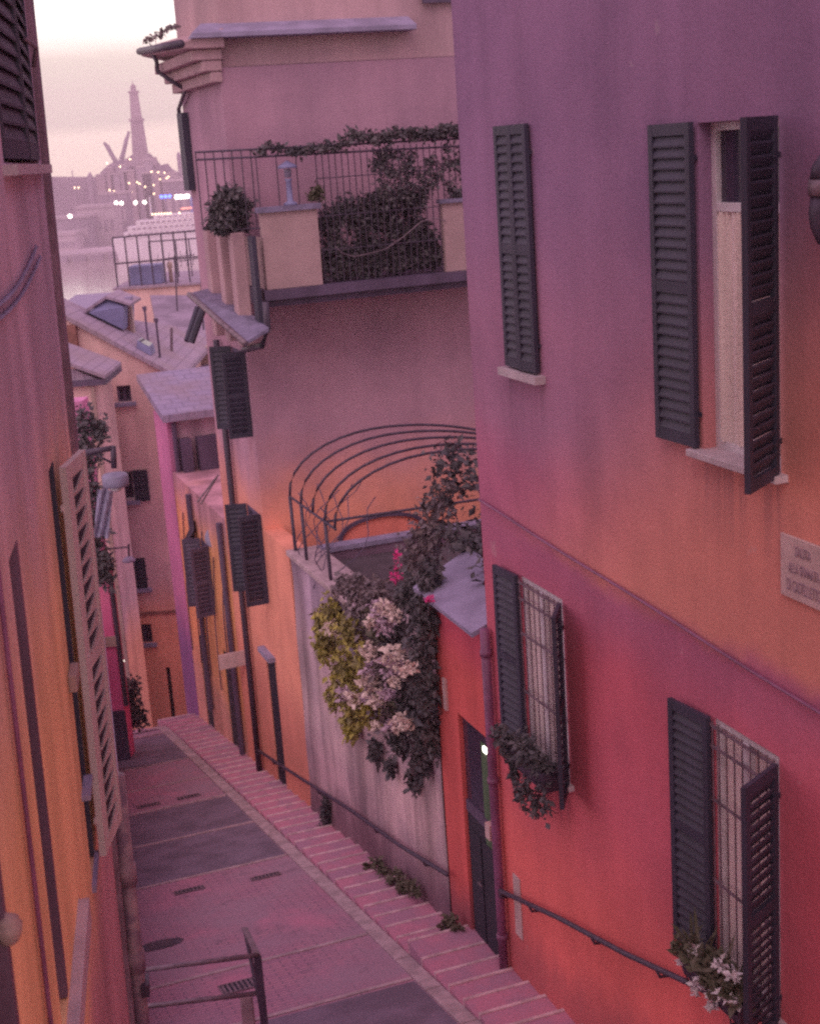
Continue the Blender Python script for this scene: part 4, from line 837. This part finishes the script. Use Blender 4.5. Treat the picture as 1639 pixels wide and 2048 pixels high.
b.hexa([c + ux * .2 + uy * -.35, c - ux * .2 + uy * -.35, c - ux * .2 + uy * .4, c + ux * .2 + uy * .4] + [c + ux * .17 + uy * -.3 + nn * .2, c - ux * .17 + uy * -.3 + nn * .2, c - ux * .17 + uy * .36 + nn * .2, c + ux * .17 + uy * .36 + nn * .2]); b.build('curb', M['blue_paint'], t); b = MB(); b.poly([c + ux * .15 + uy * -.27 + nn * .205, c - ux * .15 + uy * -.27 + nn * .205, c - ux * .15 + uy * .33 + nn * .205, c + ux * .15 + uy * .33 + nn * .205]); b.build('glass', M['glass'], t)
for px, py in ((297, 690), (320, 715)):
    c = roofpt(px, py); b = MB(); b.tube([c, c + V((0, 0, .9))], .03, 6); b.tube([c + V((0, 0, .9)), c + V((0, 0, 1.0))], .06, 6); tag(b.build('vent_pipe', M['shutter_plum'], None), 'thin vent pipe on the grey roof above the blue skylight' if px == 297 else 'shorter vent pipe at the grey roof eaves beside the lavender roof', 'pipe')

# pink house and orange houses at the right foot of the alley
t = thing('rose_house', 'rose pink house with lavender slab roof beyond the orange house', 'house', FR.p(31, -12))
b = MB(); b.box(FR, 30.0, 31.5, -17, -5.2, -4, 0); b.build('wall', M['pink_wall'], t)
b = MB(); b.box(FR, 29.96, 29.999, -13, -5.21, -3.9, -.16); b.build('front_wall', plaster('mauve_front', [((0, 0), L(.62, .34, .27)), ((-10.4, -8.6), L(.50, .34, .40))], streak=.3), t)
b = MB(); qq = [FR.p(29.7, -5.19, .12), FR.p(29.7, -5.19, -4), FR.p(32.0, -4.6, -4), FR.p(32.0, -4.6, .2)]; b.hexa(qq + [p + V((0, 0, .16)) for p in qq]); b.build('roof', M['ledge_rows'], t)
b = MB(); b.box(FR, 29.68, 29.955, -8.6, -5.6, -1.0, -.55); b.box(FR, 29.68, 29.955, -8.4, -5.6, -.42, -.2); b.build('shutter', M['shutter_plum'], t)
for o_, z_ in ((-.12, -11), (-1.25, -9)): b = MB(); b.tube([FR.p(29.88, z, o_) for z in (-5.25, -8, z_)], .055, 8); b.build('drainpipe', M['shutter_plum'], t)
b = MB(); b.box(FR, 29.8, 29.955, -10, -5.6, -1.8, -1.35); b.build('mauve_panel', M['cloth'], t)
t = thing('orange_house', 'worn orange house with dark doorways beyond the balcony house', 'house', FR.p(27.5, -11.4))
hh = [(28.3, 29.0, -11.9, -9.6), (26.0, 26.6, -11.4, -9.2), (26.9, 27.6, -8.6, -7.2)]
b = wall(FR, 25.17, 29.95, -14, -6.3, hh, .06); b.poly([FR.p(25.17, -6.3, 0), FR.p(29.95, -6.3, 0), FR.p(29.95, -6.3, -4), FR.p(25.17, -6.3, -4)]); b.build('wall', M['orange_wall'], t)
for a0, a1, z0, z1 in hh[:2]: b = MB(); b.box(FR, a0 + .01, a1 - .01, z0, z1 - .01, -.055, -.02); b.build('door', M['dark'], t)
w = window(FR, 26.9, 27.6, -8.6, -7.2, t, frame='shutter_plum', o=-.05); shutter(FR, 26.89, -8.6, -7.2, .36, 80, -1, M['shutter_plum'], w); shutter(FR, 27.61, -8.6, -7.2, .36, 70, 1, M['shutter_plum'], w)
for a_ in (25.4, 28.1): b = MB(); b.tube([FR.p(a_, z, .07) for z in (-6.4, -9, -11)], .055, 8); b.build('drainpipe', M['shutter_plum'], t)
b = MB()
for i in range(5): b.tube([FR.p(25.5 + .9 * i, -7.0 - .3 * (i % 2), .03), FR.p(25.9 + .9 * i, -8.2 - .5 * (i % 3), .05), FR.p(26.1 + .9 * i, -10.2, .03)], .014, 5)
b.build('conduits', M['shutter_plum'], t)
c0 = at(436, 1312, 25.0); c1 = at(494, 1300, 25.0); b = MB(); dz = V((0, 0, -.28)); th = V((0, .04, 0)); b.hexa([c0 + dz, c1 + dz, c1 + dz + th, c0 + dz + th, c0, c1, c1 + th, c0 + th]); sg = thing('hanging_sign', 'blank pale sign board sticking out over the alley', 'sign', c1); b.build('board', M['plaque'], sg); b = MB(); b.tube([c1 + dz * .5 + V((.25, .02, 0)), c0.lerp(c1, .5) + dz * .5 + V((0, .03, 0))], .02, 6); b.build('bracket', M['iron'], sg)
t = thing('satellite_dish', 'small pale dish on the wall beyond the balcony house', 'dish', at(432, 1085, 27)); b = MB(); c = at(432, 1082, 27)
b.lathe(c, [(.02, -.02), (.16, .02), (.2, .06), (.19, .07), (.02, .01)], 14); o = b.build('bowl', M['cloth'], t, smooth=True); b = MB(); b.tube([c, c + V((.25, .1, -.1))], .025, 6); b.build('arm', M['iron'], t)
o.rotation_euler = (R_(70), 0, R_(-30)); o.location = V((0, 0, .1))
for i, (p0, p1) in enumerate((((402, 1008), (436, 950)), ((395, 1004), (432, 955)))):
    b = MB(); b.tube([at(*p0, 24.6), at(*p1, 24.6)], .018, 6); tag(b.build('clothes_pole', M['iron_light'], None), 'slanting clothes pole under the canopy, ' + ('right one of the pair' if i == 0 else 'left one of the pair'), 'pole', 'clothes poles beside the balcony house')
b = MB(); b.hexa([at(366, 1105, 28), at(388, 1060, 28), at(392, 1060, 28.3), at(370, 1110, 28.3), at(366, 1085, 28), at(386, 1040, 28), at(390, 1042, 28.3), at(370, 1090, 28.3)]); tag(b.build('awning', M['shutter_plum'], None), 'dark folded awning arm against the rose house', 'awning')
# roofs and roof terrace behind
t = thing('terrace_house', 'grey roofed house with railed roof terrace', 'house', V((-7, 52, -12)))
YT = 52; FT = Frame(V((0, YT, 0)), V((1, 0, 0)), V((0, -1, 0)))
def PT(px, py): c_ = at(px, py, YT); return c_.x, c_.z
x0, zt = PT(232, 580); x1 = PT(420, 570)[0]; b = MB(); b.box(FT, x0, x1 + 3, -30, zt, -6, 0); b.build('wall', M['cream_wall'], t); b = MB(); b.box(FT, x0 - .1, x1 + 3, zt, zt + .08, -6, .1); b.build('roof_slab', M['far_roof'], t)
b = MB(); xr0, zr0 = PT(222, 476); h = zr0 - zt
for i in range(9): b.tube([FT.p(xr0 + i * .43 * 1.0, zt + .08, -.2), FT.p(xr0 + i * .43, zt + h, -.2)], .03, 5)
for k_ in (1.0, .5): b.tube([FT.p(xr0, zt + h * k_, -.2), FT.p(xr0 + 3.6, zt + h * k_ + .05, -.2)], .03, 5)
b.build('railing', M['iron'], t); b = MB()
for i in range(6): b.tube([FT.p(xr0 + .5 * i + .8, zt + .08, -3), FT.p(xr0 + .5 * i + .8, zt + h * .8, -3)], .025, 5)
b.tube([FT.p(xr0 + .8, zt + h * .8, -3), FT.p(xr0 + 3.3, zt + h * .8, -3)], .025, 5); b.build('railing', M['iron'], t)
xb0, zb0 = PT(252, 535); xb1, zb1 = PT(320, 568); b = MB(); b.box(FT, xb0, xb1, zt + .081, zb0, -1.5, -.5); tag(b.build('roof_box', M['blue_paint'], None, bevel=.03), 'blue grey tank box on the railed roof terrace', 'tank')
b = MB(); xx, zz = PT(330, 560); c = FT.p(xx + .1, zt + .08, -.8); b.lathe(c, [(.08, 0), (.07, .5), (.1, .55), (.1, .7), (.02, .75)], 10); tag(b.build('roof_cowl', M['beige_wood'], None, smooth=True), 'pale chimney cowl beside the blue tank box', 'chimney')
b = MB(); qd = [at(345, 640, 39), at(350, 740, 39), at(420, 765, 37), at(400, 740, 38)]; b.hexa([at(346, 745, 38.5), at(398, 768, 37.5), at(402, 765, 39), at(350, 742, 40), at(345, 705, 38.5), at(372, 745, 37.5), at(376, 742, 39), at(348, 702, 40)]); t = thing('shed_roof', 'dark triangular roof hatch above the lavender slab roof', 'roof', at(370, 760, 38)); b.build('hatch', M['shutter_plum'], t); b = MB(); b.tube([at(343, 745, 38.4), at(343, 655, 38.4)], .04, 6); b.build('mast', M['iron_light'], t)
t = thing('grey_roof_house', 'low house with mauve roofs between gable house and balcony house', 'house', V((-5.5, 44, -10)))
b = MB(); qd = [at(330, 735, 41), at(440, 735, 41), at(440, 590, 49), at(300, 590, 49)]; b.hexa([p + V((0, 0, -.15)) for p in qd] + qd); b.build('roof', mat('mauve_roof', L(.33, .26, .35), .85, .35, 1.2), t); b = MB(); b.hexa([V((p.x, p.y + .05, -22)) for p in qd] + [p + V((0, .05, -.16)) for p in qd]); b.build('wall', M['cream_wall'], t)
b = MB(); c = at(396, 700, 41.5); b.hexa([c + V((x, y, z)) for z in (-.6, .1) for x, y in ((-.3, -.2), (.4, -.2), (.4, .4), (-.3, .4))]); b.build('dormer', M['beige_wood'], t)

for px, py, Y_, h_, lab in ((404, 640, 44, 1.9, 'leaning television aerial on the mauve roofs beside the balcony house'), (352, 612, 47, 1.6, 'small television aerial on the mauve roofs under the terrace railing')):
    c = at(px, py, Y_); t = thing('roof_aerial', lab, 'aerial', c); top_ = c + V((.12, 0, h_)); b = MB(); b.tube([c + V((0, 0, -.6)), top_], .025, 6); b.build('mast', M['iron'], t)
    b = MB(); b.tube([top_ + V((-.6, 0, -.1)), top_ + V((.6, .1, -.02))], .014, 5)
    for k_ in range(7): q_ = top_ + V((-.55 + .18 * k_, 0, -.09 + .012 * k_)); b.tube([q_ + V((0, -.25, -.16)), q_ + V((0, .25, .16))], .009, 4)
    b.build('antenna', M['iron'], t)
# ------------------------------------------------------------------ harbour
SEA = -60.0
mb = MB(); mb.poly([V((-1300, 300, SEA)), V((900, 300, SEA)), V((900, 1580, SEA)), V((-1300, 1580, SEA))]); struct(mb.build('water', M['water']))
def slab(name, label, cat, px0, px1, Y0, Y1, ztop, m, group=None):
    a, b_ = at(px0, 400, Y0).x, at(px1, 400, Y0).x; t = thing(name, label, cat, V(((a + b_) / 2, Y0, SEA)), group); b = MB()
    b.hexa([V((a, Y0, SEA - 2)), V((b_, Y0, SEA - 2)), V((b_, Y1, SEA - 2)), V((a, Y1, SEA - 2)), V((a, Y0, ztop)), V((b_, Y0, ztop)), V((b_, Y1, ztop)), V((a, Y1, ztop))]); b.build('wall', m, t); return t
t = slab('quay', 'long low harbour quay across the bay', 'quay', -60, 460, 1010, 1080, SEA + 5, M['port']); b = MB()
for i in range(14): x = at(-40 + i * 36, 480, 1008).x; b.hexa([V((x + a, 1007 + c_, z)) for z in (SEA, SEA + 4) for a, c_ in ((0, 0), (9, 0), (9, 3), (0, 3))])
b.build('fenders', M['port_dark'], t)
for i, (p0, p1, Y0, h, mm, lab) in enumerate(((70, 172, 1100, 26, 'port_dark', 'long dark harbour shed at the far left of the quay'), (150, 225, 1130, 32, 'port', 'pale harbour warehouse left of the white ship'), (96, 140, 1060, 16, 'port', 'small pale shed low on the quay at the left'), (200, 250, 1180, 40, 'port_dark', 'dark stepped terminal block behind the ship bow'), (330, 420, 1230, 46, 'port_dark', 'dark block behind the ship at the right'))):
    t = slab('harbour_shed', lab, 'shed', p0, p1, Y0, Y0 + 30, SEA + h, M[mm], 'harbour buildings'); a, b_ = at(p0, 400, Y0).x, at(p1, 400, Y0).x; b = MB(); b.hexa([V((x, y, z)) for z in (SEA + h, SEA + h + 2) for x, y in ((a - 1, Y0 - 1), (b_ + 1, Y0 - 1), (b_ + 1, Y0 + 31), (a - 1, Y0 + 31))]); b.build('roof', M['port'], t)
    b = MB(); 
    for k_ in range(6): x = a + (b_ - a) * (k_ + .3) / 6; b.hexa([V((x + dx, Y0 - .6 + dy, SEA + z)) for z in (h * .45, h * .7) for dx, dy in ((0, 0), ((b_ - a) / 12, 0), ((b_ - a) / 12, .5), (0, .5))])
    b.build('window', M['port_dark' if mm == 'port' else 'port'], t)
# cruise ship
t = thing('cruise_ship', 'white cruise ship moored below the lighthouse', 'ship', V((at(300, 470, 990).x, 990, SEA)))
xs0, xs1 = at(222, 470, 990).x, at(520, 470, 990).x
b = MB(); b.hexa([V((x, y, z)) for z, e in ((SEA - 1, 0), (SEA + 14, -3)) for x, y in ((xs0 + 4 + e, 988), (xs1, 984), (xs1, 1006), (xs0 + 4 + e, 1002))]); b.build('hull', M['ship'], t)
for i, (dx, z0, z1) in enumerate(((9, 14.1, 18), (12, 18.1, 21.5), (18, 21.6, 25), (30, 25.1, 28))):
    b = MB(); b.hexa([V((x, y, SEA + z)) for z in (z0, z1) for x, y in ((xs0 + dx, 987), (xs1, 985), (xs1, 1003), (xs0 + dx, 1001))]); dk = b.build('deck', M['ship'], t)
    b = MB()
    for k_ in range(22): x = xs0 + dx + 3 + k_ * 3.6; b.hexa([V((x + a, 986.6 - k_ * .06 + c_, SEA + z)) for z in (z0 + 1.2, z1 - 1) for a, c_ in ((0, 0), (2.2, 0), (2.2, .3), (0, .3))])
    b.build('window', M['port_dark'], dk)
b = MB(); x = xs0 + 55; b.hexa([V((x + a, 990 + c_, SEA + z)) for z in (28.1, 38) for a, c_ in ((0, 0), (8, 0), (8, 6), (0, 6))]); b.build('funnel', M['ship_blue'], t)
b = MB(); b.tube([V((xs0 + 28, 992, SEA + 28)), V((xs0 + 28, 992, SEA + 40))], .5, 6); b.build('mast', M['ship'], t)
# low roofs at the near shore, left
for i, (p0, p1, Y0, zt_, lab) in enumerate(((60, 200, 300, -30.5, 'low lavender roof on the near shore, upper left of the gable house'), (60, 178, 240, -26.0, 'second lavender roof below it, nearer and shorter'))):
    t = slab('shore_building', lab, 'building', p0, p1, Y0, Y0 + 40, zt_, M['cream_wall'], None); a, b_ = at(p0, 560, Y0).x, at(p1, 560, Y0).x; b = MB()
    b.hexa([V((a, Y0 - 1, zt_)), V((b_ + 1, Y0 - 1, zt_)), V((b_, Y0 + 41, zt_ + 2)), V((a, Y0 + 41, zt_ + 2)), V((a, Y0 - 1, zt_ + .5)), V((b_ + 1, Y0 - 1, zt_ + .5)), V((b_, Y0 + 41, zt_ + 2.6)), V((a, Y0 + 41, zt_ + 2.6))]); b.build('roof', M['ledge'], t)
# hill, lighthouse, cranes
YH = 1380.0; px_m = 1370 / 2900; prof = [(195, 352), (205, 340), (215, 330), (230, 322), (255, 316), (270, 304), (300, 306), (312, 318), (322, 330), (335, 326), (345, 338), (360, 346), (380, 350), (440, 352), (600, 354)]
mb = MB(); rows = []
for k_, (dy, f) in enumerate(((-60, 0), (-40, .55), (-15, .9), (0, 1), (40, .8), (90, .2))):
    row = []
    for px, py in [(170, 356), (185, 354)] + prof: c = at(px, py, YH); row.append(V((c.x * (1 + dy / YH), YH + dy, SEA + (c.z - SEA) * f)))
    rows.append(row)
for r0, r1 in zip(rows, rows[1:]):
    for i in range(len(r0) - 1): mb.poly([r0[i], r0[i + 1], r1[i + 1], r1[i]])
struct(mb.build('hill', M['hill']))
for px, py, w_, h_ in ((205, 372, 16, 22), (222, 352, 12, 16), (236, 374, 18, 26), (248, 345, 14, 14), (262, 366, 20, 24), (284, 350, 16, 16), (300, 372, 22, 26), (318, 362, 14, 18), (332, 376, 18, 26), (348, 362, 16, 16), (364, 376, 20, 22), (296, 330, 12, 10)):
    c = at(px, py, 1312); r = w_ * .5 * px_m; zt_ = at(px, py - h_, 1312).z; t = thing('harbour_block', 'one of the small pale blocks stacked on the lighthouse hill', 'building', V((c.x, 1312, c.z)), 'blocks on the harbour hill')
    b = MB(); b.hexa([V((c.x + a * r, 1312 + d_, z)) for z in (SEA, zt_) for a, d_ in ((-1, -6), (1, -6), (1, 10), (-1, 10))]); b.build('wall', M['lighthouse' if px % 4 else 'port_dark'], t)
    b = MB(); b.hexa([V((c.x + a * r * 1.08, 1312 + d_, z)) for z in (zt_ + .01, zt_ + 1.2) for a, d_ in ((-1, -6.6), (1, -6.6), (1, 10), (-1, 10))]); b.build('roof', M['port'], t)
mb = MB(); rows = []
for f, dy in ((0, -30), (1, 0), (.9, 60)):
    rows.append([V((at(x, 352 + (3 * mnoise.noise(V((x * .03, 1, 1)))) , 1500).x, 1500 + dy, SEA + (at(x, 353 + 5 * mnoise.noise(V((x * .05, 1, 1))), 1500).z - SEA) * f)) for x in range(-200, 700, 20)])
for r0, r1 in zip(rows, rows[1:]):
    for i in range(len(r0) - 1): mb.poly([r0[i], r0[i + 1], r1[i + 1], r1[i]])
struct(mb.build('far_shore_hills', M['hill']))
t = thing('lighthouse', 'tall square lighthouse in two tiers on the harbour rock', 'lighthouse', at(282, 320, 1370))
c0 = at(282, 320, 1370); zz = lambda py: at(275, py, 1370).z
def sq(z0, z1, r0, r1, cx): return [V((cx + a * r, 1370 + b_ * r, z)) for z, r in ((z0, r0), (z1, r1)) for a, b_ in ((-1, -1), (1, -1), (1, 1), (-1, 1))]
px_m = 1370 / 2900
cx = c0.x
b = MB(); b.hexa(sq(zz(325), zz(242), 14 * px_m, 10.5 * px_m, cx)); b.build('lower_tower', M['lighthouse'], t)
b = MB(); b.hexa(sq(zz(242), zz(237), 13 * px_m, 13 * px_m, cx)); b.build('lower_gallery', M['lighthouse'], t)
b = MB(); b.hexa(sq(zz(237), zz(185), 9.5 * px_m, 7 * px_m, cx)); b.build('upper_tower', M['lighthouse'], t)
b = MB(); b.hexa(sq(zz(185), zz(181), 9.5 * px_m, 9.5 * px_m, cx)); b.build('upper_gallery', M['lighthouse'], t)
b = MB(); b.lathe(V((cx, 1370, zz(181))), [(5.5 * px_m, 0), (5.5 * px_m, 7 * px_m), (6 * px_m, 8 * px_m), (3 * px_m, 12 * px_m), (.6 * px_m, 14 * px_m), (.3 * px_m, 20 * px_m)], 12); b.build('lantern_room', M['lighthouse'], t)
b = MB(); b.hexa(sq(zz(332), zz(316), 30 * px_m, 26 * px_m, cx)); b.build('base', M['lighthouse'], t)
for i, (pa, pb, lab) in enumerate((((236, 330), (208, 284), 'harbour crane leaning left beside the lighthouse'), ((240, 330), (258, 262), 'harbour crane leaning right against the lighthouse'))):
    A, B_ = at(*pa, 1340), at(*pb, 1340); t = thing('harbour_crane', lab, 'crane', V((A.x, 1340, A.z))); b = MB(); b.tube([A, B_], [2.6, 1.2], 4); b.build('jib', M['port_dark'], t); b = MB(); b.tube([V((A.x, 1340, SEA)), A, A + V((0, 0, 3))], 3, 6); b.build('tower', M['port_dark'], t); b = MB(); b.tube([A + V((0, 0, 3)), A.lerp(B_, .6) + V((0, 0, 5)), B_], .4, 4); b.build('stay', M['port_dark'], t)
for i, (px, py, w_, h_, lab) in enumerate(((144, 340, 2, 22, 'thin port mast at the far left horizon'), (180, 352, 10, 14, 'small domed building on the far left horizon'), (357, 310, 8, 40, 'tall block on the hill beside the balcony house'))):
    c = at(px, py, 1330); t = thing('port_tower', lab, 'tower', V((c.x, 1330, SEA))); b = MB(); r = w_ * .5 * px_m
    b.lathe(V((c.x, 1330, 0)), [(r, SEA), (r, c.z), (r * .6, c.z + r), (.05, c.z + 1.6 * r)], 8); b.build('shaft', M['port_dark'], t)
# lights of the port
def light(px, py, Y, r, m, lab, grp):
    b = MB(); c = at(px, py, Y); b.lathe(c, [(.02, -r), (r * .8, -r * .6), (r, 0), (r * .8, r * .6), (.02, r)], 8); tag(b.build('harbour_light', M[m], None, smooth=True), lab, 'light', grp)
G1 = 'warm lights on the harbour hill'
for px, py in ((149, 375), (157, 375), (219, 380), (228, 382), (258, 366), (274, 364), (279, 367), (263, 383), (290, 373), (307, 370), (308, 387), (320, 358), (329, 345), (316, 344), (303, 343), (337, 353), (333, 356), (365, 325), (240, 333), (260, 318), (214, 326)): light(px, py, 1300 if py > 330 else 1315, .75, 'light_warm', 'one of the small warm lights dotted over the harbour hill', G1)
for px, py in ((232, 405), (243, 406), (271, 405), (289, 404)): light(px, py, 975, 1.2, 'light_white', 'one of the bright white lights in a row on the ship deck', 'bright ship deck lights')
for px in (305, 311, 317, 323, 329, 335, 341, 359): light(px, 428 - (px - 305) * .05, 978, .6, 'light_warm', 'one of the tiny lights strung along the ship hull', 'tiny ship hull lights')
light(140, 432, 1000, 1.4, 'light_white', 'lone white light low on the quay at the left', None)
for px in (323, 331, 339): light(px, 393 - (px - 323) * .06, 980, 1.1, 'light_blue', 'one of three blue lights on the ship upper deck', 'blue ship lights')
b = MB(); b.tube([at(350, 394, 980), at(378, 392, 980)], 1.2, 8); tag(b.build('lit_sign_strip', M['light_white'], None), 'bright white strip of light on the ship upper deck', 'light')
b = MB(); b.tube([at(362, 417, 980), at(384, 415, 980)], .5, 6); tag(b.build('lit_sign_strip', M['light_red'], None), 'dim red strip of light on the ship side', 'light')

# ------------------------------------------------------------------ haze
m = bpy.data.materials.new('haze'); m.use_nodes = True; nt = m.node_tree; nt.nodes.clear()
pv = nt.nodes.new('ShaderNodeVolumePrincipled'); pv.inputs['Density'].default_value = .00045; pv.inputs['Color'].default_value = (.95, .80, .90, 1); pv.inputs['Anisotropy'].default_value = .0
out = nt.nodes.new('ShaderNodeOutputMaterial'); nt.links.new(pv.outputs[0], out.inputs['Volume'])
b = MB(); b.hexa([V((x, y, z)) for z in (SEA - 5, 85) for x, y in ((-1500, -60), (1300, -60), (1300, 1700), (-1500, 1700))])
hz = b.build('haze', m); hz['kind'] = 'stuff'
